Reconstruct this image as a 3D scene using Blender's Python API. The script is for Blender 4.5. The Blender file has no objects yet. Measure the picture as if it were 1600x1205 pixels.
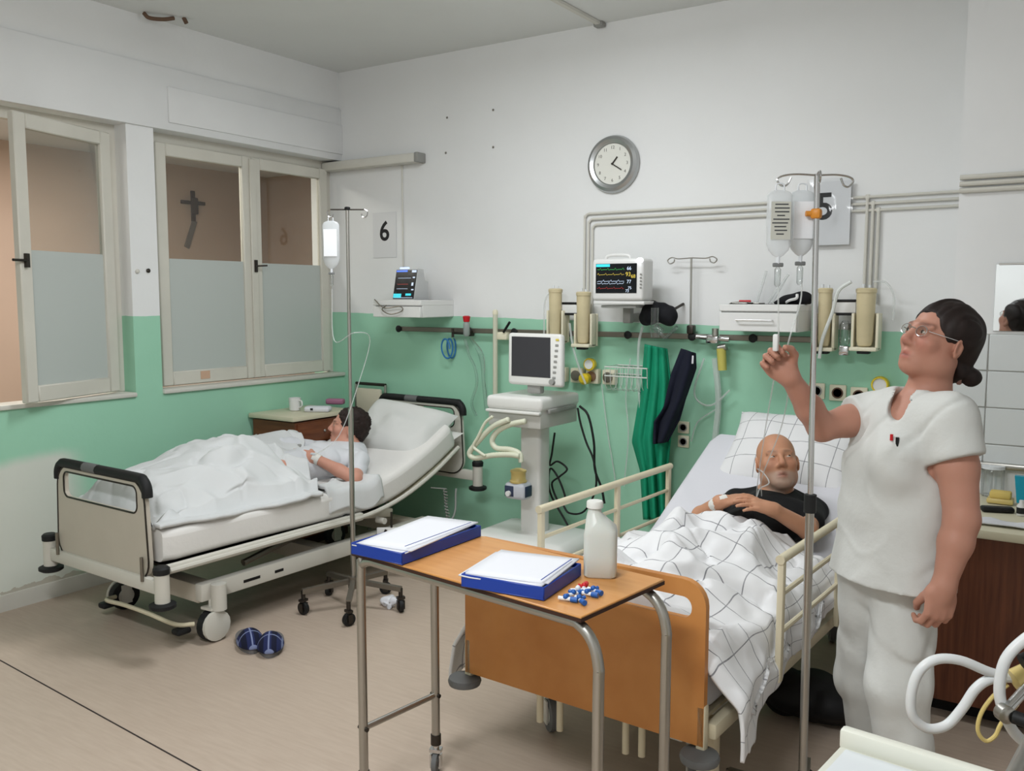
import bpy, bmesh, math, random
import numpy as np
from mathutils import Vector, Matrix
random.seed(7); RNG = np.random.default_rng(11)
S = bpy.context.scene; COL = S.collection
# ------------------------------------------------------------------ camera (image 1600 x 1205)
CAM = np.array([4.671, -4.825, 1.62]); FPX = 1400.0
YAW, PITCH, ROLL = math.radians(33.40), math.radians(5.638), math.radians(0.079)
FW = np.array([-math.sin(YAW)*math.cos(PITCH), math.cos(YAW)*math.cos(PITCH), -math.sin(PITCH)])
R0 = np.array([math.cos(YAW), math.sin(YAW), 0.0]); U0 = np.cross(R0, FW)
RT = math.cos(ROLL)*R0 + math.sin(ROLL)*U0; UP = -math.sin(ROLL)*R0 + math.cos(ROLL)*U0
cd = bpy.data.cameras.new('camera'); cam = bpy.data.objects.new('camera', cd); COL.objects.link(cam)
cd.sensor_fit = 'HORIZONTAL'; cd.sensor_width = 36.0; cd.lens = 36.0*FPX/1600.0; cd.clip_start = .05; cd.clip_end = 60
cam.matrix_world = Matrix(((RT[0], UP[0], -FW[0], CAM[0]), (RT[1], UP[1], -FW[1], CAM[1]), (RT[2], UP[2], -FW[2], CAM[2]), (0, 0, 0, 1)))
S.camera = cam
# ------------------------------------------------------------------ world, lights, exposure
w = bpy.data.worlds.new('world'); S.world = w; w.use_nodes = True
w.node_tree.nodes['Background'].inputs[0].default_value = (.75, .8, .85, 1); w.node_tree.nodes['Background'].inputs[1].default_value = .05
def area(name, loc, sx, sy, power, col=(.945, .975, 1)):
    l = bpy.data.lights.new(name, 'AREA'); l.shape = 'RECTANGLE'; l.size = sx; l.size_y = sy; l.energy = power; l.color = col
    o = bpy.data.objects.new(name, l); o.location = loc; COL.objects.link(o); return o
area('ceiling_lamp_light', (2.35, -1.75, 3.08), 1.25, .30, 43)
area('ceiling_lamp_light', (3.5, -4.8, 3.08), 1.25, .30, 92)
def glow(name, loc, r, power, col=(.945, .975, 1)):          # added fill point under each ceiling lamp, evens light on ceiling and walls
    l = bpy.data.lights.new(name, 'POINT'); l.energy = power; l.color = col; l.shadow_soft_size = r; o = bpy.data.objects.new(name, l); o.location = loc; COL.objects.link(o)
glow('ceiling_lamp_fill', (2.35, -1.75, 2.92), .10, 15); glow('ceiling_lamp_fill', (3.5, -4.8, 2.92), .10, 42)
area('next_room_light', (-.75, -1.5, 2.72), .3, 1.6, 62, (1, .94, .88))  # unseen light added above the windows to brighten the room beyond
S.view_settings.view_transform = 'Standard'; S.view_settings.look = 'None'; S.view_settings.gamma = 1.0
S.view_settings.use_curve_mapping = False; S.view_settings.exposure = -0.38
# ------------------------------------------------------------------ pixel helpers
def ray(x, y): return FW + RT*(x-800)/FPX - UP*(y-602.5)/FPX
def pZ(x, y, z=0.): v = ray(x, y); return CAM + v*(z-CAM[2])/v[2]
def pY(x, y, yy=0.): v = ray(x, y); return CAM + v*(yy-CAM[1])/v[1]
def pX(x, y, xx=0.): v = ray(x, y); return CAM + v*(xx-CAM[0])/v[0]
def pD(x, y, dd): return CAM + ray(x, y)*dd
# ------------------------------------------------------------------ materials
def lin(c):
    o = []
    for v in c[:3]:
        v = v/255.; o.append(v/12.92 if v <= .04045 else ((v+.055)/1.055)**2.4)
    return (*o, 1.)
MATS = {}
def M(name, col=(200, 200, 200), rough=.55, metal=0., var=0., vs=6., bump=0., bs=60., spec=.4, trans=0., alpha=1., emit=None, es=1., stretch=None, sss=0., col2=None, coat=0., ior=1.45):
    if name in MATS: return MATS[name]
    m = bpy.data.materials.new(name); m.use_nodes = True; nt = m.node_tree; b = nt.nodes['Principled BSDF']; MATS[name] = m
    b.inputs['Roughness'].default_value = rough; b.inputs['Metallic'].default_value = metal; b.inputs['Specular IOR Level'].default_value = spec
    b.inputs['Base Color'].default_value = lin(col); b.inputs['Transmission Weight'].default_value = trans; b.inputs['Alpha'].default_value = alpha
    b.inputs['IOR'].default_value = ior
    if sss: b.inputs['Subsurface Weight'].default_value = sss; b.inputs['Subsurface Radius'].default_value = (.012, .005, .003); b.inputs['Subsurface Scale'].default_value = 1
    if coat: b.inputs['Coat Weight'].default_value = coat; b.inputs['Coat Roughness'].default_value = .15
    if emit: b.inputs['Emission Color'].default_value = lin(emit); b.inputs['Emission Strength'].default_value = es
    if var or bump or col2:
        tc = nt.nodes.new('ShaderNodeTexCoord'); src = tc.outputs['Object']
        if stretch:
            mp = nt.nodes.new('ShaderNodeMapping'); mp.inputs['Scale'].default_value = stretch; nt.links.new(src, mp.inputs[0]); src = mp.outputs[0]
        if var or col2:
            n = nt.nodes.new('ShaderNodeTexNoise'); n.inputs['Scale'].default_value = vs; n.inputs['Detail'].default_value = 5; nt.links.new(src, n.inputs['Vector'])
            r = nt.nodes.new('ShaderNodeValToRGB'); c = lin(col)
            c2 = lin(col2) if col2 else tuple(v*(1-var) for v in c[:3])+(1,)
            r.color_ramp.elements[0].position = .32; r.color_ramp.elements[1].position = .68
            r.color_ramp.elements[0].color = c2; r.color_ramp.elements[1].color = c
            nt.links.new(n.outputs['Fac'], r.inputs[0]); nt.links.new(r.outputs[0], b.inputs['Base Color'])
        if bump:
            n2 = nt.nodes.new('ShaderNodeTexNoise'); n2.inputs['Scale'].default_value = bs; n2.inputs['Detail'].default_value = 4; nt.links.new(src, n2.inputs['Vector'])
            bp = nt.nodes.new('ShaderNodeBump'); bp.inputs['Strength'].default_value = bump; bp.inputs['Distance'].default_value = .01
            nt.links.new(n2.outputs['Fac'], bp.inputs['Height']); nt.links.new(bp.outputs[0], b.inputs['Normal'])
    return m
class N:                                                     # tiny node helper for the few special materials
    def __init__(s, m): s.t = m.node_tree; s.b = s.t.nodes.get('Principled BSDF')
    def n(s, typ, **kw):
        x = s.t.nodes.new('ShaderNode'+typ)
        for k, v in kw.items(): setattr(x, k, v)
        return x
    def l(s, a, b): s.t.links.new(a, b)
    def math(s, op, a, b=None, c=None):
        x = s.n('Math', operation=op)
        for i, v in enumerate((a, b, c)):
            if v is None: continue
            if isinstance(v, (int, float)): x.inputs[i].default_value = v
            else: s.l(v, x.inputs[i])
        return x.outputs[0]
    def mix(s, f, a, b):
        x = s.n('Mix', data_type='RGBA')
        if isinstance(f, (int, float)): x.inputs[0].default_value = f
        else: s.l(f, x.inputs[0])
        for i, v in ((6, a), (7, b)):
            if isinstance(v, tuple): x.inputs[i].default_value = v
            else: s.l(v, x.inputs[i])
        return x.outputs[2]
# ------------------------------------------------------------------ mesh builder
def V3(*a): return np.array(a, float)
def unit(v): v = np.asarray(v, float); return v/max(1e-9, np.linalg.norm(v))
def frame(d):
    d = unit(d); a = V3(0, 0, 1) if abs(d[2]) < .9 else V3(1, 0, 0); x = unit(np.cross(a, d)); return x, np.cross(d, x), d
def catmull(P, n=8, closed=False):
    P = [np.asarray(p, float) for p in P]; out = []; L = len(P)
    for i in range(L if closed else L-1):
        p0 = P[(i-1) % L] if closed or i else 2*P[0]-P[1]; p1 = P[i]; p2 = P[(i+1) % L]
        p3 = P[(i+2) % L] if closed or i+2 < L else 2*P[-1]-P[-2]
        for k in range(n):
            t = k/n; out.append(.5*((2*p1)+(-p0+p2)*t+(2*p0-5*p1+4*p2-p3)*t*t+(-p0+3*p1-3*p2+p3)*t**3))
    if not closed: out.append(P[-1])
    return out
class MB:
    def __init__(s): s.v = []; s.f = []; s.uv = None
    def add(s, v, f):
        o = len(s.v); s.v += [tuple(map(float, q)) for q in v]; s.f += [tuple(i+o for i in q) for q in f]; return s
    def box(s, c, d, rz=0., ax=None):
        c = np.asarray(c, float); h = np.asarray(d, float)/2
        X, Y, Z = ax if ax is not None else (V3(math.cos(rz), math.sin(rz), 0), V3(-math.sin(rz), math.cos(rz), 0), V3(0, 0, 1))
        v = [c+X*h[0]*i+Y*h[1]*j+Z*h[2]*k for i in (-1, 1) for j in (-1, 1) for k in (-1, 1)]
        return s.add(v, [(0, 1, 3, 2), (4, 6, 7, 5), (0, 4, 5, 1), (2, 3, 7, 6), (0, 2, 6, 4), (1, 5, 7, 3)])
    def mm(s, a, b): a = V3(*a); b = V3(*b); return s.box((a+b)/2, np.abs(b-a))
    def rbox(s, c, d, r=.01, seg=2, rz=0., ax=None):
        bm = bmesh.new(); bmesh.ops.create_cube(bm, size=1)
        for q in bm.verts: q.co = Vector((q.co.x*d[0], q.co.y*d[1], q.co.z*d[2]))
        bmesh.ops.bevel(bm, geom=bm.edges[:]+bm.verts[:], offset=min(r, min(d)*.49), segments=seg, profile=.5, affect='EDGES')
        c = np.asarray(c, float); X, Y, Z = ax if ax is not None else (V3(math.cos(rz), math.sin(rz), 0), V3(-math.sin(rz), math.cos(rz), 0), V3(0, 0, 1))
        bm.verts.index_update(); v = [c+X*q.co.x+Y*q.co.y+Z*q.co.z for q in bm.verts]; f = [tuple(x.index for x in q.verts) for q in bm.faces]; bm.free()
        return s.add(v, f)
    def cyl(s, a, b, r, r2=None, n=14, cap=True):
        a = np.asarray(a, float); b = np.asarray(b, float); x, y, _ = frame(b-a); r2 = r if r2 is None else r2
        cs = [(math.cos(2*math.pi*i/n), math.sin(2*math.pi*i/n)) for i in range(n)]
        v = [a+r*(x*c+y*d) for c, d in cs]+[b+r2*(x*c+y*d) for c, d in cs]
        f = [(i, (i+1) % n, n+(i+1) % n, n+i) for i in range(n)]
        if cap: f += [tuple(range(n-1, -1, -1)), tuple(range(n, 2*n))]
        return s.add(v, f)
    def tube(s, P, r, n=10, sm=6, closed=False, rs=None, flat=None):
        P = catmull(P, sm, closed) if sm else [np.asarray(p, float) for p in P]; L = len(P); v = []; x = None
        for i, p in enumerate(P):
            t = unit((P[(i+1) % L] if closed or i < L-1 else p)-(P[i-1] if closed or i else p))
            if x is None: x = frame(t)[0]
            x = unit(x-t*(x@t)); y = np.cross(t, x); rr = r if rs is None else r*np.interp(i/(L-1), *rs)
            fl = flat or 1.
            v += [p+rr*(x*math.cos(2*math.pi*k/n)+fl*y*math.sin(2*math.pi*k/n)) for k in range(n)]
        f = [(i*n+k, i*n+(k+1) % n, ((i+1) % L)*n+(k+1) % n, ((i+1) % L)*n+k) for i in range(L if closed else L-1) for k in range(n)]
        if not closed: f += [tuple(range(n-1, -1, -1)), tuple(range((L-1)*n, L*n))]
        return s.add(v, f)
    def lathe(s, prof, c=(0, 0, 0), n=24, ax=(0, 0, 1), sx=1., sy=1.):
        c = np.asarray(c, float); x, y, z = frame(ax) if tuple(ax) != (0, 0, 1) else (V3(1, 0, 0), V3(0, 1, 0), V3(0, 0, 1)); v = []
        for r, h in prof: v += [c+z*h+r*(x*sx*math.cos(2*math.pi*k/n)+y*sy*math.sin(2*math.pi*k/n)) for k in range(n)]
        f = [(i*n+k, i*n+(k+1) % n, (i+1)*n+(k+1) % n, (i+1)*n+k) for i in range(len(prof)-1) for k in range(n)]
        f += [tuple(range(n-1, -1, -1)), tuple(range((len(prof)-1)*n, len(prof)*n))]
        return s.add(v, f)
    def ball(s, c, r, n=12, ax=None):
        r = (r, r, r) if isinstance(r, (int, float)) else r; c = np.asarray(c, float); X, Y, Z = ax if ax is not None else np.eye(3); v = [c-Z*r[2]]; h = n//2+1
        for i in range(1, h):
            t = math.pi*i/h-math.pi/2
            v += [c+X*r[0]*math.cos(t)*math.cos(2*math.pi*k/n)+Y*r[1]*math.cos(t)*math.sin(2*math.pi*k/n)+Z*r[2]*math.sin(t) for k in range(n)]
        v.append(c+Z*r[2]); f = [(0, 1+(k+1) % n, 1+k) for k in range(n)]
        f += [(1+i*n+k, 1+i*n+(k+1) % n, 1+(i+1)*n+(k+1) % n, 1+(i+1)*n+k) for i in range(h-2) for k in range(n)]
        f += [(1+(h-2)*n+k, 1+(h-2)*n+(k+1) % n, len(v)-1) for k in range(n)]
        return s.add(v, f)
    def prism(s, poly, o, X, Y, Z, t):                       # polygon (x,y) in plane o,X,Y extruded by t along Z
        o = np.asarray(o, float); X = np.asarray(X, float); Y = np.asarray(Y, float); Z = np.asarray(Z, float); n = len(poly)
        v = [o+X*a+Y*b for a, b in poly]+[o+X*a+Y*b+Z*t for a, b in poly]
        return s.add(v, [tuple(range(n-1, -1, -1)), tuple(range(n, 2*n))]+[(i, (i+1) % n, n+(i+1) % n, n+i) for i in range(n)])
    def grid(s, P, closed_u=False):                           # P: nu x nv x 3
        P = np.asarray(P, float); a, b = P.shape[:2]
        return s.add(P.reshape(-1, 3), [(i*b+j, ((i+1) % a)*b+j, ((i+1) % a)*b+j+1, i*b+j+1) for i in range(a if closed_u else a-1) for j in range(b-1)])
def frameplate(mb, outer, inner, o, X, Y, Z, t):              # plate with a hole; outer and inner have the same number of points
    o = np.asarray(o, float); n = len(outer)
    P = [o+X*a+Y*b for a, b in outer]+[o+X*a+Y*b for a, b in inner]+[o+X*a+Y*b+Z*t for a, b in outer]+[o+X*a+Y*b+Z*t for a, b in inner]
    f = []
    for i in range(n):
        j = (i+1) % n; f += [(i, n+i, n+j, j), (2*n+i, 2*n+j, 3*n+j, 3*n+i), (i, j, 2*n+j, 2*n+i), (n+i, 3*n+i, 3*n+j, n+j)]
    return mb.add(P, f)
def rrect(w, h, r, n=5, c=(0, 0)):
    P = []
    for cx, cy, a0 in ((w/2-r, h/2-r, 0), (-w/2+r, h/2-r, 90), (-w/2+r, -h/2+r, 180), (w/2-r, -h/2+r, 270)):
        P += [(c[0]+cx+r*math.cos(math.radians(a0+90*i/n)), c[1]+cy+r*math.sin(math.radians(a0+90*i/n))) for i in range(n+1)]
    return P
def obj(name, mb, mat, parent=None, smooth=40, label=None):
    me = bpy.data.meshes.new(name)
    if isinstance(mb, MB): me.from_pydata(mb.v, [], mb.f)
    else: me.from_pydata(mb[0].tolist() if hasattr(mb[0], 'tolist') else mb[0], [], mb[1].tolist() if hasattr(mb[1], 'tolist') else mb[1])
    me.validate()
    bm = bmesh.new(); bm.from_mesh(me)
    if isinstance(mb, MB) and not getattr(mb, 'open', False): bmesh.ops.recalc_face_normals(bm, faces=bm.faces)
    if smooth is not None:
        for f in bm.faces: f.smooth = True
        if smooth < 180:
            for e in bm.edges:
                if len(e.link_faces) == 2 and e.calc_face_angle(0) > math.radians(smooth): e.smooth = False
    bm.to_mesh(me); bm.free()
    if isinstance(mat, str): mat = MATS[mat]
    me.materials.append(mat)
    o = bpy.data.objects.new(name, me); COL.objects.link(o)
    if parent is not None: o.parent = parent
    if label: o['label'] = label
    return o
def tag(o, label, cat, group=None):
    o['label'] = label; o['category'] = cat
    if group: o['group'] = group
    return o
def thing(name, label, cat, loc=(0, 0, 0), rz=0., group=None):
    o = bpy.data.objects.new(name, None); o.empty_display_size = .1; COL.objects.link(o); o.location = tuple(map(float, loc)); o.rotation_euler = (0, 0, rz)
    return tag(o, label, cat, group)
def struct(o): o['kind'] = 'structure'; return o
# ------------------------------------------------------------------ noise
def vnoise(P, seed=0):                                        # smooth value noise, P: (...,k) k<=3
    P = np.asarray(P, float); k = P.shape[-1]; i = np.floor(P).astype(np.int64); f = P-i; f = f*f*f*(f*(f*6-15)+10); out = 0
    pr = (374761393, 668265263, 2147483647-58)
    for c in range(1 << k):
        w = 1.; h = np.full(P.shape[:-1], seed*1442695041 + 12345, np.int64)
        for d in range(k):
            b = (c >> d) & 1; h = h ^ ((i[..., d]+b)*pr[d]); h = (h*1274126177) & 0x7fffffffffff; w = w*(f[..., d] if b else 1-f[..., d])
        h = (h ^ (h >> 15))*2246822519 & 0x7fffffffffff; h = (h ^ (h >> 13))
        out = out + w*((h & 0xffff)/32767.5-1)
    return out
def crease(P, seed=0, w_=.13): return np.exp(-(vnoise(P, seed)/w_)**2)
def ridge(P, seed=0): return 1-2*np.abs(vnoise(P, seed))
# ------------------------------------------------------------------ signed distance fields -> mesh
class SDF:
    def __init__(s, lo, hi, h):
        s.lo = np.asarray(lo, float); s.h = h; s.n = np.ceil((np.asarray(hi)-s.lo)/h).astype(int)+1; s.d = np.full(s.n, 1., np.float32)
    def sub(s, lo, hi, pad):
        a = np.clip(np.floor((np.asarray(lo)-pad-s.lo)/s.h).astype(int), 0, s.n); b = np.clip(np.ceil((np.asarray(hi)+pad-s.lo)/s.h).astype(int)+1, 0, s.n)
        if (b <= a).any(): return None, None
        sl = tuple(slice(a[i], b[i]) for i in range(3))
        g = [((np.arange(a[i], b[i])*s.h+s.lo[i]).astype(np.float32)).reshape([-1 if j == i else 1 for j in range(3)]) for i in range(3)]
        return sl, g
    def op(s, sl, f, k, mode):
        d = s.d[sl]
        if mode == 'add':
            if k > 0: h = np.maximum(k-np.abs(d-f), 0)/k; s.d[sl] = np.minimum(d, f)-h*h*k*.25
            else: s.d[sl] = np.minimum(d, f)
        elif mode == 'cut':
            f = -f; h = np.maximum(k-np.abs(d-f), 0)/max(k, 1e-6); s.d[sl] = np.maximum(d, f)+h*h*k*.25
    def cone(s, a, b, r1, r2=None, k=.02, mode='add'):
        a = np.asarray(a, float); b = np.asarray(b, float); r2 = r1 if r2 is None else r2; R = max(r1, r2)
        sl, g = s.sub(np.minimum(a, b)-R, np.maximum(a, b)+R, k+3*s.h)
        if sl is None: return s
        ba = b-a; L = max(1e-9, ba@ba); x = [g[i]-np.float32(a[i]) for i in range(3)]
        t = np.clip((x[0]*ba[0]+x[1]*ba[1]+x[2]*ba[2])/L, 0, 1).astype(np.float32)
        f = np.sqrt((x[0]-t*ba[0])**2+(x[1]-t*ba[1])**2+(x[2]-t*ba[2])**2)-(r1+t*(r2-r1))
        s.op(sl, f.astype(np.float32), k, mode); return s
    def chain(s, pts, k=.02):
        for (a, ra), (b, rb) in zip(pts[:-1], pts[1:]): s.cone(a, b, ra, rb, k)
        return s
    def ell(s, c, r, ax=None, k=.02, mode='add'):
        c = np.asarray(c, float); r = np.asarray((r, r, r) if isinstance(r, (int, float)) else r, float); A = np.eye(3) if ax is None else np.asarray(ax, float)
        e = np.sqrt(((A.T*r)**2).sum(1)); sl, g = s.sub(c-e, c+e, k+3*s.h)
        if sl is None: return s
        x = [g[i]-np.float32(c[i]) for i in range(3)]
        L = [x[0]*A[i][0]+x[1]*A[i][1]+x[2]*A[i][2] for i in range(3)]
        k0 = np.sqrt((L[0]/r[0])**2+(L[1]/r[1])**2+(L[2]/r[2])**2); k1 = np.sqrt((L[0]/r[0]**2)**2+(L[1]/r[1]**2)**2+(L[2]/r[2]**2)**2)
        s.op(sl, (k0*(k0-1)/np.maximum(k1, 1e-6)).astype(np.float32), k, mode); return s
    def plane_cut(s, p, n):                                    # remove the side the normal points to
        p = np.asarray(p, float); n = unit(n); g = [((np.arange(s.n[i])*s.h+s.lo[i]-p[i]).astype(np.float32)).reshape([-1 if j == i else 1 for j in range(3)]) for i in range(3)]
        s.d = np.maximum(s.d, (g[0]*n[0]+g[1]*n[1]+g[2]*n[2]).astype(np.float32)); return s
    def cut_near(s, p, n, rad):                                 # flat cut that acts only near p
        p = np.asarray(p, float); n = unit(n); sl, g = s.sub(p-rad, p+rad, 0); x = [g[i]-np.float32(p[i]) for i in range(3)]
        f = (x[0]*n[0]+x[1]*n[1]+x[2]*n[2]).astype(np.float32); s.d[sl] = np.where(x[0]**2+x[1]**2+x[2]**2 < rad*rad, np.maximum(s.d[sl], f), s.d[sl]); return s
    def noise(s, amp, fn):
        m = np.nonzero(np.abs(s.d) < 4*amp+3*s.h); P = np.stack(m, -1)*s.h+s.lo
        s.d[m] += (amp*fn(P)).astype(np.float32); return s
    def mesh(s, it=2):
        d = s.d; ins = d < 0
        c = np.zeros(tuple(s.n-1), np.int8)
        for i in (0, 1):
            for j in (0, 1):
                for k in (0, 1): c += ins[i:s.n[0]-1+i, j:s.n[1]-1+j, k:s.n[2]-1+k]
        act = np.nonzero((c > 0) & (c < 8)); idx = np.full(tuple(s.n-1), -1, np.int32); m = len(act[0]); idx[act] = np.arange(m)
        acc = np.zeros((m, 3)); cnt = np.zeros(m); A = np.stack(act, -1)
        cor = [(i, j, k) for i in (0, 1) for j in (0, 1) for k in (0, 1)]
        val = {q: d[A[:, 0]+q[0], A[:, 1]+q[1], A[:, 2]+q[2]].astype(float) for q in cor}
        for q in cor:
            for ax in range(3):
                if q[ax]: continue
                q2 = tuple(v+(1 if a == ax else 0) for a, v in enumerate(q)); a, b = val[q], val[q2]; sg = (a < 0) != (b < 0)
                t = np.where(sg, a/np.where(sg, a-b, 1), 0)
                for e in range(3): acc[:, e] += np.where(sg, q[e]+(t if e == ax else 0), 0)
                cnt += sg
        v = (A+acc/cnt[:, None])*s.h+s.lo; F = []
        for ax in range(3):
            o1, o2 = [a for a in range(3) if a != ax]
            n = s.n; lo = [slice(1, n[i]-1) for i in range(3)]; lo[ax] = slice(0, n[ax]-1); hi = list(lo); hi[ax] = slice(1, n[ax])
            a = ins[tuple(lo)]; b = ins[tuple(hi)]; e = np.nonzero(a != b); E = np.stack(e, -1)+np.array([0 if i == ax else 1 for i in range(3)])
            s1 = a[e]
            def at(u, w_):
                q = E.copy(); q[:, o1] -= u; q[:, o2] -= w_; return idx[q[:, 0], q[:, 1], q[:, 2]]
            qd = np.stack([at(0, 0), at(1, 0), at(1, 1), at(0, 1)], -1)
            fl = s1 if ax != 1 else ~s1
            qd[~fl] = qd[~fl][:, ::-1]; F.append(qd)
        F = np.concatenate(F); F = F[(F >= 0).all(1)]
        for _ in range(it):                                    # light smoothing
            sm = np.zeros_like(v); ct = np.zeros(len(v))
            for a in range(4):
                b = (a+1) % 4; np.add.at(sm, F[:, a], v[F[:, b]]); np.add.at(ct, F[:, a], 1); np.add.at(sm, F[:, b], v[F[:, a]]); np.add.at(ct, F[:, b], 1)
            v = v*.5+.5*sm/np.maximum(ct, 1)[:, None]
        return v, F
# ================================================================== materials of the place
HC = 3.215; HB = 2.594; HS = 1.042
def wallmat(name, slope=False, patch=False):
    m = M(name, (222, 222, 220), .62, spec=.3); k = N(m); tc = k.n('TexCoord'); sep = k.n('SeparateXYZ'); k.l(tc.outputs['Object'], sep.inputs[0])
    n = k.n('TexNoise'); n.inputs['Scale'].default_value = 1.7; n.inputs['Detail'].default_value = 6; k.l(tc.outputs['Object'], n.inputs['Vector'])
    n2 = k.n('TexNoise'); n2.inputs['Scale'].default_value = 9; n2.inputs['Detail'].default_value = 4; k.l(tc.outputs['Object'], n2.inputs['Vector'])
    wob = k.math('MULTIPLY', k.math('SUBTRACT', n2.outputs[0], .5), .012)
    edge = k.math('ADD', 1.507, wob)
    if slope: edge = k.math('ADD', edge, k.math('MULTIPLY', sep.outputs[0], -.0152))
    g = k.math('LESS_THAN', sep.outputs[2], edge)
    white = k.mix(n.outputs[0], lin((226, 227, 226)), lin((238, 239, 239)))
    green = k.mix(n.outputs[0], lin((154, 206, 177)), lin((166, 216, 190)))
    c = k.mix(g, white, green)
    if patch:                                                 # worn, whitewashed lower part of the window wall
        ss = lambda v, lo_, hi_: (lambda q: (setattr(q, 'interpolation_type', 'SMOOTHSTEP'), [k.l(v, q.inputs[0])], [setattr(q.inputs[i], 'default_value', x) for i, x in ((1, lo_), (2, hi_), (3, 1.), (4, 0.))], q.outputs[0])[-1])(k.n('MapRange'))
        a = ss(k.math('SUBTRACT', sep.outputs[2], k.math('MULTIPLY', n.outputs[0], .16)), .66, .74)
        b = ss(k.math('SUBTRACT', sep.outputs[1], k.math('MULTIPLY', k.math('SUBTRACT', n.outputs[0], .5), .25)), -2.2, -2.0)
        w_ = k.math('MULTIPLY', a, b); c = k.mix(w_, c, lin((214, 218, 208)))
        st = k.math('MULTIPLY', k.math('LESS_THAN', sep.outputs[2], k.math('ADD', .02, k.math('MULTIPLY', n2.outputs[0], .17))), k.math('GREATER_THAN', n.outputs[0], .5)); c = k.mix(k.math('MULTIPLY', st, .45), c, lin((140, 110, 80)))
    k.l(c, k.b.inputs['Base Color'])
    bp = k.n('Bump'); bp.inputs['Strength'].default_value = .12; bp.inputs['Distance'].default_value = .02; k.l(n2.outputs[0], bp.inputs['Height']); k.l(bp.outputs[0], k.b.inputs['Normal'])
    return m
wallmat('paint_back', slope=True); wallmat('paint_left', patch=True)
M('paint_white', (234, 235, 235), .65, var=.06, vs=2); M('ceiling_paint', (226, 228, 226), .75, var=.05, vs=1.2)
M('trim_white', (214, 212, 203), .45, var=.06, vs=5); M('window_paint', (214, 211, 200), .4, var=.08, vs=4)
M('pink_wall', (206, 180, 162), .7, var=.06, vs=2); M('plastic_white', (226, 226, 224), .35); M('metal', (176, 174, 168), .32, 1.); M('chrome', (205, 205, 205), .16, 1.)
M('dark_metal', (70, 66, 62), .4, .9); M('black', (14, 14, 15), .5); M('rubber', (24, 25, 26), .6); M('grey_rubber', (105, 106, 106), .6)
M('cream', (216, 208, 186), .45); M('ivory', (226, 220, 196), .4); M('tile_white', (214, 218, 218), .18, spec=.5, coat=.3)
M('grout', (168, 166, 160), .8); M('mirror', (225, 228, 228), .02, 1.)
def floormat():
    m = M('linoleum', (168, 148, 130), .42, spec=.35); k = N(m); tc = k.n('TexCoord'); mp = k.n('Mapping'); mp.inputs['Scale'].default_value = (3.2, 26, 1); mp.inputs['Rotation'].default_value = (0, 0, .07)
    k.l(tc.outputs['Object'], mp.inputs[0]); n = k.n('TexNoise'); n.inputs['Scale'].default_value = 2.2; n.inputs['Detail'].default_value = 6; k.l(mp.outputs[0], n.inputs['Vector'])
    n2 = k.n('TexNoise'); n2.inputs['Scale'].default_value = 1.1; k.l(tc.outputs['Object'], n2.inputs['Vector'])
    c = k.mix(n.outputs[0], lin((172, 153, 137)), lin((198, 182, 166))); c = k.mix(k.math('MULTIPLY', n2.outputs[0], .35), c, lin((180, 163, 146)))
    k.l(c, k.b.inputs['Base Color']); return m
floormat()
def glassmat(name, tint, refl, rough=.0):                     # thin clear sheet: mostly see-through, a little mirror
    m = bpy.data.materials.new(name); MATS[name] = m; m.use_nodes = True; k = N(m); k.t.nodes.remove(k.b); out = k.t.nodes['Material Output']
    t = k.n('BsdfTransparent'); t.inputs[0].default_value = lin(tint); g = k.n('BsdfGlossy'); g.inputs['Roughness'].default_value = rough
    mx = k.n('MixShader'); fr = k.n('LayerWeight'); fr.inputs[0].default_value = .25; k.l(k.math('ADD', k.math('MULTIPLY', fr.outputs['Fresnel'], .6), refl), mx.inputs[0]); k.l(t.outputs[0], mx.inputs[1]); k.l(g.outputs[0], mx.inputs[2]); k.l(mx.outputs[0], out.inputs[0]); return m
glassmat('window_glass', (240, 242, 240), .03); glassmat('clear_plastic', (246, 248, 248), .06, .12); glassmat('sleeve_plastic', (250, 251, 252), .03, .10); M('thin_tube', (222, 226, 224), .3, alpha=.42); M('bag_film', (226, 230, 232), .2, alpha=.5); M('bag_milk', (226, 230, 232), .25, alpha=.82)
M('frosted', (188, 194, 190), .35, spec=.5)
M('milky', (232, 234, 232), .35, trans=.35, ior=1.2)
# ================================================================== room shell
YN = -6.6; XE = 6.5
struct(obj('floor', MB().mm((-3, YN, -.1), (XE, .3, 0)), 'linoleum')); FL = bpy.data.objects['floor']
a, b = pZ(0, 1032), pZ(300, 1198); dr = unit(b-a); mb = MB(); q = (a+b)/2
mb.box((q[0]+dr[0]*.3, q[1]+dr[1]*.3, .0005), (5.5, .006, .0016), math.atan2(dr[1], dr[0])); M('seam', (52, 44, 42), .7); obj('floor_seam', mb, 'seam', FL)
struct(obj('ceiling', MB().mm((-.3, YN, HC), (XE, .3, HC+.1)), 'ceiling_paint'))
struct(obj('wall_back', MB().mm((-.3, 0, 0), (XE, .2, HC)), 'paint_back'))
struct(obj('wall_front', MB().mm((-.3, YN-.1, 0), (XE, YN, HC)), 'paint_white'))
struct(obj('wall_side', MB().mm((XE, YN, 0), (XE+.1, .2, HC)), 'paint_white'))
mb = MB().mm((-.3, YN, 0), (0, 0, HS)).mm((-.3, YN, HB), (0, 0, HC)).mm((-.3, -1.707, HS), (0, -1.53, HB)).mm((-.3, YN, HS), (0, -3.25, HB))
WL = struct(obj('wall_left', mb, 'paint_left'))
struct(obj('baseboard_left', MB().mm((0, YN, 0), (.018, -.0, .085)), 'trim_white'))
zc = float((pX(0, 45)[2]+pX(525, 170)[2])/2)
struct(obj('trim_1', MB().rbox((.009, YN/2, (HB+zc)/2), (.018, -YN, zc-HB), .004), 'paint_white'))
pa, pb = pX(258, 140), pX(258, 182)
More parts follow.
